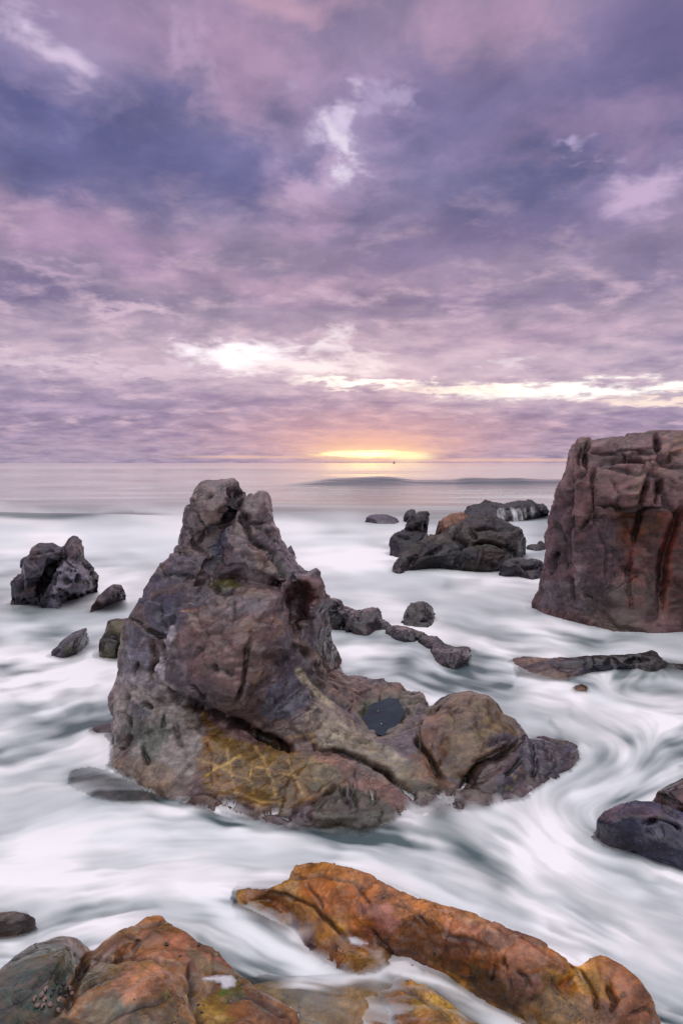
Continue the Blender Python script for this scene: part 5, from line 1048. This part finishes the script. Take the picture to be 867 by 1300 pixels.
stroke([(0, 1010), (50, 985), (80, 950)], 14, .7, .7); stroke([(-50, 1065), (20, 1050)], 10, .6, .6); stroke([(40, 1060), (160, 1050)], 26, 1.0, .8)
stroke([(-50, 1130), (60, 1128), (140, 1115)], 14, .7, .7); stroke([(100, 1140), (200, 1110), (300, 1100)], 16, .76, .6)
stroke([(420, 1050), (500, 1056), (540, 1068)], 10, .25, .8); stroke([(560, 1040), (580, 1062), (605, 1085), (640, 1120)], 15, .08, .9); stroke([(500, 1062), (560, 1058)], 10, .2, .8)
stroke([(535, 1028), (550, 1032)], 8, .9, .8)
stroke([(640, 1060), (760, 1150), (860, 1220)], 42, .66, .8); stroke([(700, 1090), (780, 1150), (870, 1200)], 20, .52, .7); stroke([(560, 1050), (600, 1085)], 16, .1, .6); stroke([(680, 1040), (720, 1090), (800, 1130)], 18, .95, .7); stroke([(440, 1085), (520, 1110), (600, 1150)], 14, .97, .8); stroke([(620, 1160), (720, 1200), (830, 1270)], 10, .9, .6)
stroke([(760, 1060), (790, 1085), (840, 1112)], 7, .45, .6); stroke([(735, 1050), (740, 1075)], 12, .55, .6)
stroke([(640, 890), (690, 890), (720, 900)], 12, .45, .75); stroke([(735, 905), (765, 925), (795, 942)], 9, .22, .85); stroke([(715, 930), (745, 945)], 6, .4, .7); stroke([(700, 915), (715, 935), (735, 945)], 4, .3, .6)
stroke([(790, 875), (830, 882), (900, 885)], 9, .22, .85); stroke([(900, 930), (860, 945), (845, 950)], 10, .35, .8); stroke([(900, 975), (860, 978)], 5, .2, .8); stroke([(880, 905), (1000, 910)], 30, .5, .6)
stroke([(845, 845), (900, 850)], 9, .05, .9); stroke([(780, 860), (840, 858)], 6, .15, .8)
stroke([(565, 742), (610, 740)], 8, .42, .75); stroke([(570, 790), (610, 800), (650, 815)], 10, .4, .75); stroke([(590, 840), (650, 850)], 14, .5, .7); stroke([(720, 806), (740, 812), (760, 815)], 5, .45, .7)
stroke([(440, 815), (470, 820), (520, 825)], 10, .45, .75); stroke([(430, 840), (450, 845)], 6, .4, .7); stroke([(500, 850), (560, 868)], 8, .55, .7); stroke([(600, 878), (650, 900)], 9, .6, .6); stroke([(560, 855), (600, 850)], 8, .3, .6)
stroke([(255, 1195), (300, 1235), (350, 1270), (390, 1290)], 10, .25, .8); stroke([(290, 1220), (350, 1245)], 12, .3, .6); stroke([(340, 1270), (420, 1300), (480, 1290), (540, 1275)], 20, .05, .95); stroke([(330, 1255), (400, 1262), (470, 1255)], 8, .15, .7)
stroke([(240, 1130), (300, 1170), (340, 1205), (385, 1232)], 15, 1.05, .9); stroke([(385, 1236), (440, 1243), (500, 1232), (560, 1250), (620, 1285), (680, 1330)], 9, 1.05, .95); stroke([(560, 1225), (600, 1255)], 7, .2, .6)
stroke([(320, 1110), (372, 1110), (372, 1140), (350, 1160)], 12, .6, .7); stroke([(700, 1185), (740, 1210)], 10, .25, .5)
stroke([(310, 1138), (350, 1150), (385, 1150)], 6, .9, .6)
stroke([(130, 1165), (160, 1160), (190, 1152)], 8, .45, .8); stroke([(60, 1175), (110, 1180)], 8, .6, .6)

foam = D + sstep(650, 700, cy) * (((.11 * l_big + .068 * l_mid + .05 * l_fine + .075 * churn * (1 - .5 * sstep(940, 1050, cy))) * (1 + .5 * np.clip(l_big2, -1, 1)) * (1.15 - .75 * sstep(.72, .95, D)))) - .01
# wisps lying on the open sea
sea_n = fbm(np.column_stack([XX[r0:r1, c0:c1].ravel() / 14, YY[r0:r1, c0:c1].ravel() / 4.5, np.zeros(cx.size)]), 4, 91).reshape(shp)
foam = np.where(cy < 668, np.maximum(foam, .17 + .16 * np.clip(sea_n * 3, -1, 1) * sstep(592, 610, cy)), foam)
brkm = np.exp(-((YY[r0:r1, c0:c1] - 76.5 - 3 * np.sin(XX[r0:r1, c0:c1] / 20)) / 5.5) ** 2) * sstep(330, 430, cx) * (.8 + .4 * sea_n) + .8 * np.exp(-((cy - 597) / 1.6) ** 2) * sstep(220, 260, cx) * (1 - sstep(350, 420, cx)) + .5 * np.exp(-((cy - 608) / 2.0) ** 2) * (1 - sstep(340, 400, cx)) * sstep(-.1, .1, sea_n)
brkm += .7 * np.exp(-((cy - 598) / 1.5) ** 2) * sstep(-.05, .2, sea_n)
brkm += .9 * np.exp(-((cy - 655 - 2 * np.sin(cx / 40)) / 2.0) ** 2) * (1 - sstep(150, 240, cx)) * sstep(-.3, .0, sea_n)
brkm = brkm * 1.5
foam = foam * (1 - np.clip(brkm, 0, 1)) * (1 - .6 * np.exp(-((cx - 480) / 70) ** 2) * sstep(616, 624, cy) * (1 - sstep(640, 652, cy)))
foam = np.clip(foam, 0, 1)

am_ = poly_dist(cx + 5 * l_mid, cy + 4 * l_mid, [(320, 1262), (360, 1256), (410, 1258), (470, 1252), (520, 1250), (570, 1272), (620, 1310), (640, 1420), (380, 1420), (370, 1300)])
foam = foam * (1 - .75 * sstep(8, -8, am_))
am2 = poly_dist(cx + 5 * l_mid, cy + 3 * l_mid, [(660, 840), (745, 838), (840, 838), (850, 846), (800, 852), (750, 860), (700, 872), (660, 862)])
foam = foam * (1 - .6 * sstep(5, -5, am2))
lace = sstep(.0, .5, l_mid * .4 + l_fine * .25)
# --- height of the surface
Z = np.zeros(gx.shape)
core = (slice(r0, r1), slice(c0, c1))
nearf = sstep(655, 760, cy)
Z[core] += nearf * (.008 * l_big + .0015 * l_mid + .0004 * l_fine) * np.clip((cy - 600) / 250, .3, 1.3)
# low swell out at sea and the breaker
Yc, Xc = YY, XX
sw = .10 * np.sin(Yc / 5.2 + .8 * np.sin(Xc / 31) + .02 * Xc) * (1 - sstep(150, 500, Yc)) * sstep(24, 48, Yc)
sw += .20 * np.sin(Yc / 17 + 1.3 * np.sin(Xc / 120)) * sstep(120, 200, Yc) * (1 - sstep(800, 2500, Yc))
Z += sw
pxs = HX + F * Xc / Yc
brk = sstep(330, 430, pxs) * (1 - 0.25 * sstep(640, 900, pxs)) + .18 * sstep(100, 200, pxs) * (1 - sstep(330, 430, pxs))
yc = 81 + 3 * np.sin(Xc / 20) + 1.2 * np.sin(Xc / 6.7)
q = (Yc - yc)
prof = np.where(q < 0, np.exp(-(q / 4.6) ** 2), np.exp(-(q / 14.0) ** 2))
brk = brk * (.72 + .9 * np.clip(fbm(np.column_stack([Xc.ravel() / 17, Yc.ravel() * 0, Yc.ravel() * 0 + 3]), 3, 66).reshape(Xc.shape) + .15, 0, 1))
Z += 1.45 * brk * prof * (.85 + .1 * np.sin(Xc / 9) + .06 * np.sin(Xc / 3.1 + 1))
yc2 = 240 + 6 * np.sin(Xc / 40)
Z += 1.1 * np.exp(-((Yc - yc2) / 14) ** 2) * sstep(-200, 50, pxs) * (1 - sstep(330, 420, pxs)) * .8
# breaker face darker water is seen through no foam; rough line along the surf edge
Z += .22 * np.exp(-((Yc - 35.5 - 1.2 * np.sin(Xc / 6)) / .9) ** 2) * (1 - sstep(150, 260, pxs))

# --- depth over the rocks -> how much of them shows through
X2, Y2, Z2 = XX[core], YY[core], Z[core]
fi = (Y2 - HG_Y0) / HG_RES; fj = (X2 - HG_X0) / HG_RES
inside = (fi >= 0) & (fi < HG.shape[0] - 1) & (fj >= 0) & (fj < HG.shape[1] - 1)
Hs = np.where(HGf < -5, -.8, HGf)
Hn = np.clip(Hs, -.8, .3); Hn = np.minimum(Hn, blur2(Hn, 1))
rockh = np.where(inside, sample(Hn, fi, fj), -.8)
gi_ = (Y2 - HF_Y0) / HF_RES; gj_ = (X2 - HF_X0) / HF_RES
in2 = (gi_ >= 1) & (gi_ < HF.shape[0] - 2) & (gj_ >= 1) & (gj_ < HF.shape[1] - 2)
rockh = np.where(in2, sample(np.where(HF < -5, -.8, np.clip(HF, -.8, .3)), gi_, gj_), rockh)
depth = Z2 - rockh
# water piles up a little against the stone
shore_d = np.exp(-np.clip(depth, 0, 1) / .10)
Z[core] += .012 * shore_d * nearf
depth = Z[core] - rockh
# optical thickness of the layer: milky foam hides the stone sooner than clear water
thick = np.clip(depth, 0, 2)
alpha = 1 - np.exp(-thick / (.15 - .105 * foam))
alpha = np.where(cy < 655, 1, alpha)
A = np.ones(gx.shape); fl_ = np.maximum(.06 + .38 * foam, .85 * sstep(7.5, 10.5, Y2) * (foam > .1)); A[core] = np.clip(fl_ + (1 - fl_) * alpha * 1.03, 0, 1)
FO = np.zeros(gx.shape); FO[core] = foam
FO[:, :c0] = np.where(gy[:, :c0] > 655, .8, 0); FO[:, c1:] = np.where(gy[:, c1:] > 655, .8, 0); FO[r1:] = .8
GR = np.full(gx.shape, .5); GR[core] = sstep(-.6, 1.2, l_big + .5 * l_mid)

FO[core] = np.clip(foam + .12 * lace * np.exp(-np.clip(depth, 0, 1) / .09) * (cy > 680) * (depth < .25) * (am_ > 0), 0, 1)
# a thin film of froth climbs the foot of every rock and thins out upwards
climb = np.clip(.055 + .05 * l_big + .03 * churn, .012, .13) * np.where(Y2 > 4.9, .5, 1.0)
rs = blur2(np.clip(rockh, -.3, .4), 1)
HFc = np.where(HF < -5, -.8, np.clip(HF, -.8, .5)); gyy, gxx = np.gradient(HFc, HF_RES)
slp = blur2(np.hypot(gxx, gyy), 2); slp = np.where(in2, sample(slp, gi_, gj_), 9)
flat_ = (slp < 1.9) & (Y2 < 6.6)
film = (rs > Z[core] - .012) & (rs < climb) & flat_
fa_ = np.clip(1 - np.clip(rs, 0, 1) / climb, 0, 1) ** 1.2 * (.62 + .15 * l_mid) * sstep(1.9, 1.1, slp)
Z[core] = np.where(film, np.maximum(Z[core], rs + .007), Z[core])
A[core] = np.where(film, np.clip(fa_, 0, .85), np.where((rs >= climb) & flat_, 0, A[core]))
FO[core] = np.where(film & (cy > 680), np.maximum(FO[core], .62), FO[core])
nr, nc = gx.shape
V = np.column_stack([XX.ravel(), YY.ravel(), Z.ravel()])
# carry the sheet on under and behind the viewer
last = V[(nr - 1) * nc:].copy(); extra = []
for yv, k in ((1.0, 1.4), (0, 2), (-6, 3), (-60, 12)):
    e = last.copy(); e[:, 0] *= k; e[:, 1] = yv; e[:, 2] = 0; extra.append(e)
V = np.concatenate([V] + extra)
nrr = nr + len(extra)
a = (np.arange(nrr - 1)[:, None] * nc + np.arange(nc - 1)[None, :]).ravel()
quads = np.column_stack([a, a + nc, a + nc + 1, a + 1])
pad = nc * len(extra)
# ---- material
m, t = new_mat('sea_water')
pos = t.node('ShaderNodeNewGeometry').outputs['Position']
fo = t.node('ShaderNodeAttribute', attribute_name='foam').outputs['Fac']
al = t.node('ShaderNodeAttribute', attribute_name='alpha').outputs['Fac']
gr = t.node('ShaderNodeAttribute', attribute_name='tone').outputs['Fac']
n1 = t.noise(t.mapping(pos, (.35, 1.1, 1)), .9, 5, .6, .4)
n2 = t.noise(t.mapping(pos, (.05, .22, 1)), 1.0, 5, .6, .5)
n3 = t.noise(t.mapping(pos, (1, 2.2, 1)), 2.2, 4, .6, .5)
sepy = t.node('ShaderNodeSeparateXYZ'); t.l.new(pos, sepy.inputs[0])
farf = t.rng(sepy.outputs[1], 28, 60, 0, 1, True)
wb = t.node('ShaderNodeBsdfPrincipled')
wcol = t.mix(gr, (.07, .11, .12, 1), (.15, .20, .20, 1))
t.put(wb.inputs['Base Color'], t.mix(farf, wcol, (.045, .075, .085, 1)))
t.put(wb.inputs['Roughness'], t.rng(farf, 0, 1, .34, .07)); wb.inputs['IOR'].default_value = 1.33
bmp = t.node('ShaderNodeBump'); bmp.inputs['Distance'].default_value = .35; t.put(bmp.inputs['Strength'], t.rng(farf, 0, 1, .08, .4))
t.put(bmp.inputs['Height'], t.math('ADD', t.math('MULTIPLY', n1, .35), t.math('MULTIPLY', n2, 1.0)))
t.l.new(bmp.outputs[0], wb.inputs['Normal'])
fb = t.node('ShaderNodeBsdfPrincipled')
t.put(fb.inputs['Base Color'], t.mix(gr, (.80, .85, .87, 1), (.93, .93, .94, 1)))
fb.inputs['Roughness'].default_value = .65; fb.inputs['Specular IOR Level'].default_value = .25
b2 = t.node('ShaderNodeBump'); b2.inputs['Distance'].default_value = .05; b2.inputs['Strength'].default_value = .05
t.put(b2.inputs['Height'], n3); t.l.new(b2.outputs[0], fb.inputs['Normal'])
fmix = t.node('ShaderNodeMixShader')
ff = t.math('ADD', fo, t.math('MULTIPLY', t.math('SUBTRACT', n3, .5), .10), clamp=True)
t.put(fmix.inputs[0], t.rng(ff, .06, .98, 0, 1)); t.l.new(wb.outputs[0], fmix.inputs[1]); t.l.new(fb.outputs[0], fmix.inputs[2])
tr = t.node('ShaderNodeBsdfTransparent')
am = t.node('ShaderNodeMixShader'); t.put(am.inputs[0], al); t.l.new(tr.outputs[0], am.inputs[1]); t.l.new(fmix.outputs[0], am.inputs[2])
out = t.node('ShaderNodeOutputMaterial'); t.l.new(am.outputs[0], out.inputs[0])
MAT_SEA = m
me = np_mesh('sea', V, quads=quads, mat=m)
for nm, arr, fill in (('foam', FO, .8), ('alpha', A, 1), ('tone', GR, .5)):
    at = me.attributes.new(nm, 'FLOAT', 'POINT')
    at.data.foreach_set('value', np.concatenate([arr.ravel(), np.full(pad, fill)]).astype(np.float32))
sea = link('sea', me); tag(sea, kind='structure')
# seabed beneath it
s = 70000
me = np_mesh('seabed', [(-s, -s, -3.0), (s, -s, -3.0), (s, s, -3.0), (-s, s, -3.0)], quads=[(0, 1, 2, 3)], mat=plain_material('sand', (.22, .21, .18), .9, .3), smooth=False)
tag(link('seabed', me), kind='structure')

# ------------------------------------------------------------------ sky and light
SUN_AZ, SUN_EL = math.atan((478 - HX) / F), math.radians(2.2)
w = bpy.data.worlds.new('World'); scn.world = w; w.use_nodes = True; w.node_tree.nodes.clear()
t = NT(w.node_tree)
gen = t.node('ShaderNodeTexCoord').outputs['Generated']
sp = t.node('ShaderNodeSeparateXYZ'); t.l.new(gen, sp.inputs[0]); dx, dy, dz = sp.outputs
az = t.math('ARCTAN2', dx, dy)
hl = t.math('SQRT', t.math('ADD', t.math('MULTIPLY', dx, dx), t.math('MULTIPLY', dy, dy)))
te = t.math('DIVIDE', dz, t.math('MAXIMUM', hl, .02))          # tangent of the elevation
te = t.math('MINIMUM', te, 20.0)
tep = t.math('MAXIMUM', te, 0.0)
# cloud deck coordinates: a layer overhead seen in perspective
inv = t.math('DIVIDE', 1.0, t.math('ADD', tep, .16))
hn = t.math('MAXIMUM', hl, .02)
cxn = t.node('ShaderNodeCombineXYZ'); t.put(cxn.inputs[0], t.math('MULTIPLY', t.math('DIVIDE', dx, hn), inv)); t.put(cxn.inputs[1], t.math('MULTIPLY', t.math('DIVIDE', dy, hn), inv))
deck = cxn.outputs[0]
inv2 = t.math('DIVIDE', 1.0, t.math('ADD', tep, .19))
cx2 = t.node('ShaderNodeCombineXYZ'); t.put(cx2.inputs[0], t.math('MULTIPLY', t.math('DIVIDE', dx, hn), inv)); t.put(cx2.inputs[1], t.math('MULTIPLY', t.math('DIVIDE', dy, hn), inv2))
deck2 = cx2.outputs[0]
nbig = t.noise(deck, 2.4, 5, .55, .5)
nmid = t.noise(t.mapping(deck2, (1, 1, 1), loc=(3, 1, 0)), 4.2, 6, .58, .2)
nfin = t.noise(t.mapping(deck2, (1, 1, 1), loc=(7, 5, 0)), 10.0, 5, .6, .15)
nstr = t.noise(t.mapping(deck2, (.75, 1, 1), loc=(1, 9, 0)), 5.5, 5, .6, .15)
wc = t.noise(deck, 5.5, 4, .6, .3, color=True)
uv = t.node('ShaderNodeCombineXYZ'); t.put(uv.inputs[0], az); t.put(uv.inputs[1], te)
sub = t.node('ShaderNodeVectorMath', operation='SUBTRACT'); t.l.new(wc, sub.inputs[0]); sub.inputs[1].default_value = (.5, .5, .5)
scl = t.node('ShaderNodeVectorMath', operation='MULTIPLY'); t.l.new(sub.outputs[0], scl.inputs[0])
wamp = t.node('ShaderNodeCombineXYZ'); t.put(wamp.inputs[0], t.rng(tep, 0, .5, .12, .22)); t.put(wamp.inputs[1], t.rng(tep, 0, .5, .012, .20))
t.l.new(wamp.outputs[0], scl.inputs[1])
add = t.node('ShaderNodeVectorMath', operation='ADD'); t.l.new(uv.outputs[0], add.inputs[0]); t.l.new(scl.outputs[0], add.inputs[1])
uvw = add.outputs[0]

def D_(px, py):
    a = (px - HX) / F; return math.atan(a), ((HY - py) / F) / math.sqrt(1 + a * a)

ramp = t.node('ShaderNodeValToRGB'); t.put(ramp.inputs[0], t.math('DIVIDE', tep, .75)); cr = ramp.color_ramp
stops = [(588, (172, 156, 182)), (572, (178, 160, 184)), (545, (160, 143, 174)), (510, (170, 152, 182)), (470, (190, 170, 194)), (430, (182, 162, 186)), (380, (158, 142, 170)), (320, (160, 142, 172)), (250, (138, 128, 164)), (170, (126, 120, 158)), (90, (146, 130, 166)), (10, (154, 136, 170))]
while len(cr.elements) < len(stops): cr.elements.new(.5)
for e, (py, c) in zip(cr.elements, stops):
    e.position = min(1, (HY - py) / F / .75); e.color = (*srgb(*c), 1)
col = ramp.outputs[0]

def blob(px, py, rx, ry, c, amt, noise=None, k=.8, rot=0.0, gain=1.0, warp=True):
    global col
    a, e = D_(px, py)
    s1 = t.node('ShaderNodeVectorMath', operation='SUBTRACT'); t.l.new(uvw if warp else uv.outputs[0], s1.inputs[0]); s1.inputs[1].default_value = (a, e, 0)
    mp = t.node('ShaderNodeMapping'); mp.vector_type = 'TEXTURE'; t.l.new(s1.outputs[0], mp.inputs[0]); mp.inputs[2].default_value = (0, 0, math.radians(rot)); mp.inputs[3].default_value = (rx / F, ry / F, 1)
    ln = t.node('ShaderNodeVectorMath', operation='LENGTH'); t.l.new(mp.outputs[0], ln.inputs[0])
    v = ln.outputs['Value']
    if noise is not None: v = t.math('ADD', v, t.math('MULTIPLY', t.math('SUBTRACT', noise, .5), -k * 2))
    col = t.mix(t.rng(v, 1.55, .15, 0, amt, True), col, tuple(srgb(*c) * gain))

# broad banks of the cloud deck
blob(60, 175, 230, 75, (96, 98, 148), .85, nbig, .8, -12); blob(270, 205, 170, 50, (100, 100, 150), .8, nbig, .7, -14)
blob(690, 225, 200, 60, (98, 99, 146), .85, nbig, .8, 5); blob(830, 60, 120, 110, (104, 100, 148), .7, nbig, .7); blob(560, 150, 120, 60, (122, 114, 162), .6, nbig, .7)
blob(640, 300, 220, 30, (112, 104, 150), .6, nmid, .9); blob(30, 370, 110, 24, (106, 98, 142), .7, nmid, .8); blob(600, 380, 300, 16, (128, 114, 156), .6, nmid, .9); blob(200, 330, 120, 14, (140, 120, 164), .5, nmid, .9)
blob(30, 120, 90, 30, (108, 108, 158), .6, nbig, .6, -20); blob(480, 330, 120, 26, (134, 118, 160), .5, nmid)
blob(320, 85, 150, 60, (182, 150, 184), .8, nmid, .9, -18); blob(600, 35, 90, 45, (186, 154, 184), .7, nmid, .9); blob(380, 5, 90, 26, (206, 166, 190), .75, nmid, .8); blob(110, 30, 120, 40, (160, 138, 176), .6, nmid)
blob(90, 295, 170, 32, (174, 144, 180), .75, nmid, .9, -6); blob(410, 255, 60, 45, (182, 152, 186), .7, nmid, .9, 25); blob(770, 150, 130, 36, (156, 132, 168), .6, nmid); blob(350, 365, 170, 22, (188, 156, 184), .6, nmid)
blob(640, 425, 160, 20, (196, 166, 194), .6, nstr); blob(820, 330, 60, 40, (128, 118, 158), .6, nmid)
# ragged texture of light and shade over all of it
tx = t.rng(nmid, .30, .70, .74, 1.26); ty = t.rng(nfin, .30, .70, .97, 1.03)
fac = t.math('MULTIPLY', tx, ty)
cmb = t.node('ShaderNodeCombineColor')
t.put(cmb.inputs[0], t.math('POWER', fac, 1.15)); t.put(cmb.inputs[1], fac); t.put(cmb.inputs[2], t.math('POWER', fac, .8))
col = t.mix(.9, col, cmb.outputs[0], 'MULTIPLY')
stn = t.math('MULTIPLY', t.rng(nstr, .48, .72, 0, .75, True), t.math('MULTIPLY', t.rng(tep, .50, .22, 0, 1), t.rng(tep, .015, .06, .2, 1)))
col = t.mix(stn, col, tuple(srgb(222, 192, 212)))
stn2 = t.math('MULTIPLY', t.rng(nstr, .50, .30, 0, .55, True), t.rng(tep, .34, .08, 0, 1))
col = t.mix(stn2, col, tuple(srgb(132, 116, 160)))
# gaps where the light breaks through
blob(60, 85, 90, 45, (176, 158, 196), .6, nmid, .8); blob(430, 180, 75, 80, (176, 158, 198), .55, nmid, .8); blob(820, 245, 70, 60, (166, 146, 186), .5, nmid, .8)
blob(66, 80, 40, 20, (232, 212, 240), .75, nmid, 1.1, -25); blob(425, 180, 40, 40, (214, 198, 230), .6, nfin, 1.4); blob(428, 186, 22, 30, (246, 236, 252), .7, nfin, 1.5, 25, 1.0); blob(452, 145, 14, 26, (226, 212, 240), .8, nmid, 1.0); blob(500, 130, 26, 14, (196, 180, 216), .6, nmid, .9)
blob(822, 240, 34, 34, (212, 186, 220), .8, nmid, 1.1); blob(735, 190, 26, 12, (196, 180, 218), .7, nmid, 1.0); blob(400, 240, 26, 24, (206, 178, 210), .6, nmid, .9); blob(240, 60, 14, 50, (196, 170, 204), .5, nfin, 1.2)
blob(180, 396, 60, 8, (224, 196, 214), .8, nmid, .9); blob(75, 345, 50, 10, (206, 176, 204), .6, nmid, .9)
blob(380, 464, 340, 34, (224, 200, 214), .6, nstr, .8); blob(720, 500, 220, 22, (226, 204, 216), .55, nstr, .8)
blob(300, 449, 60, 17, (255, 246, 252), 1, nmid, 1.0, 0, 1.25); blob(395, 462, 90, 13, (252, 236, 240), .95, nmid, 1.0, 0, 1.1); blob(420, 434, 26, 16, (252, 238, 246), .9, nmid, 1.0); blob(110, 463, 150, 8, (230, 208, 224), .8, nfin, 1.3); blob(645, 457, 18, 12, (238, 222, 236), .7, nfin, 1.2)
blob(470, 484, 90, 6, (255, 248, 236), 1, nstr, .9, -2, 1.3); blob(600, 494, 90, 5, (255, 240, 226), .95, nstr, .8, -2, 1.15); blob(740, 497, 130, 9, (255, 250, 242), 1, nstr, .9, -1, 1.3); blob(850, 510, 70, 5, (255, 232, 220), .9, nstr, .7, -3, 1.1)
blob(180, 480, 100, 4, (218, 196, 216), .6, nstr, .9); blob(90, 520, 120, 4, (196, 174, 204), .5, nstr)
# the sun behind the lowest bank
blob(465, 556, 190, 36, (222, 178, 184), .6, nstr, .5); blob(470, 568, 100, 20, (250, 196, 170), .7, nstr, .4)
blob(472, 576, 75, 10, (255, 222, 176), .8, nstr, .25, 0, 1.05, False); blob(466, 576.5, 48, 3.6, (255, 214, 132), .9, nstr, .9, 0, 4.0, False); blob(520, 580, 26, 6, (255, 246, 190), .85, None, .2, 0, 1.2, False)
blob(640, 584, 150, 2.2, (240, 196, 180), .8, nstr, .5, 0, 1, False); blob(320, 580, 90, 2, (240, 200, 180), .7, nstr, .5, 0, 1, False)
# unseen sky: brightened overhead, dimmed low behind, to light the scene from above
bk = t.rng(dy, .25, -.55, 0, 1, True)
zen = t.rng(dz, .60, .88, 0, 1, True)
hi = t.math('MAXIMUM', bk, zen); lowb = t.rng(dz, .85, .25, 1, 0, True)
hic = t.mix(t.rng(nbig, .3, .7), (1.38, 1.30, 1.42, 1), (2.15, 2.06, 2.13, 1)); hic = t.mix(t.math('SUBTRACT', 1.0, lowb), hic, (.3, .28, .34, 1))
col = t.mix(t.math('MULTIPLY', hi, .95), col, hic)
hs = t.node('ShaderNodeHueSaturation'); hs.inputs['Saturation'].default_value = .98; t.put(hs.inputs['Color'], col); col = hs.outputs[0]
# below the horizon only the sea's own gloom
col = t.mix(t.rng(te, -.002, -.03, 0, 1), col, tuple(srgb(120, 112, 132)))

sky = t.node('ShaderNodeTexSky', sky_type='NISHITA', sun_disc=False); sky.sun_elevation = SUN_EL; sky.sun_rotation = SUN_AZ; sky.air_density = 1.2; sky.dust_density = 2
b1 = t.node('ShaderNodeBackground'); t.l.new(sky.outputs[0], b1.inputs[0]); b1.inputs[1].default_value = .08
b2 = t.node('ShaderNodeBackground'); t.l.new(col, b2.inputs[0]); b2.inputs[1].default_value = 1.0
mx = t.node('ShaderNodeMixShader'); mx.inputs[0].default_value = .94; t.l.new(b1.outputs[0], mx.inputs[1]); t.l.new(b2.outputs[0], mx.inputs[2])
o = t.node('ShaderNodeOutputWorld'); t.l.new(mx.outputs[0], o.inputs[0])
w.cycles.sampling_method = 'MANUAL'; w.cycles.sample_map_resolution = 512

sd = bpy.data.lights.new('sun', 'SUN'); sd.energy = .5; sd.angle = math.radians(120); sd.color = (1, .78, .62)
so = bpy.data.objects.new('sun', sd); COL.objects.link(so)
dvec = Vector((math.sin(SUN_AZ) * math.cos(SUN_EL + .03), math.cos(SUN_AZ) * math.cos(SUN_EL + .03), math.sin(SUN_EL + .03)))
so.rotation_euler = (-dvec).to_track_quat('-Z', 'Y').to_euler(); so.location = (5, 60, 20)

scn.view_settings.view_transform = 'Standard'; scn.view_settings.look = 'None'; scn.view_settings.exposure = 0; scn.view_settings.gamma = 1
scn.view_settings.use_curve_mapping = False
scn.cycles.max_bounces = 6; scn.cycles.transparent_max_bounces = 12; scn.cycles.use_denoising = True
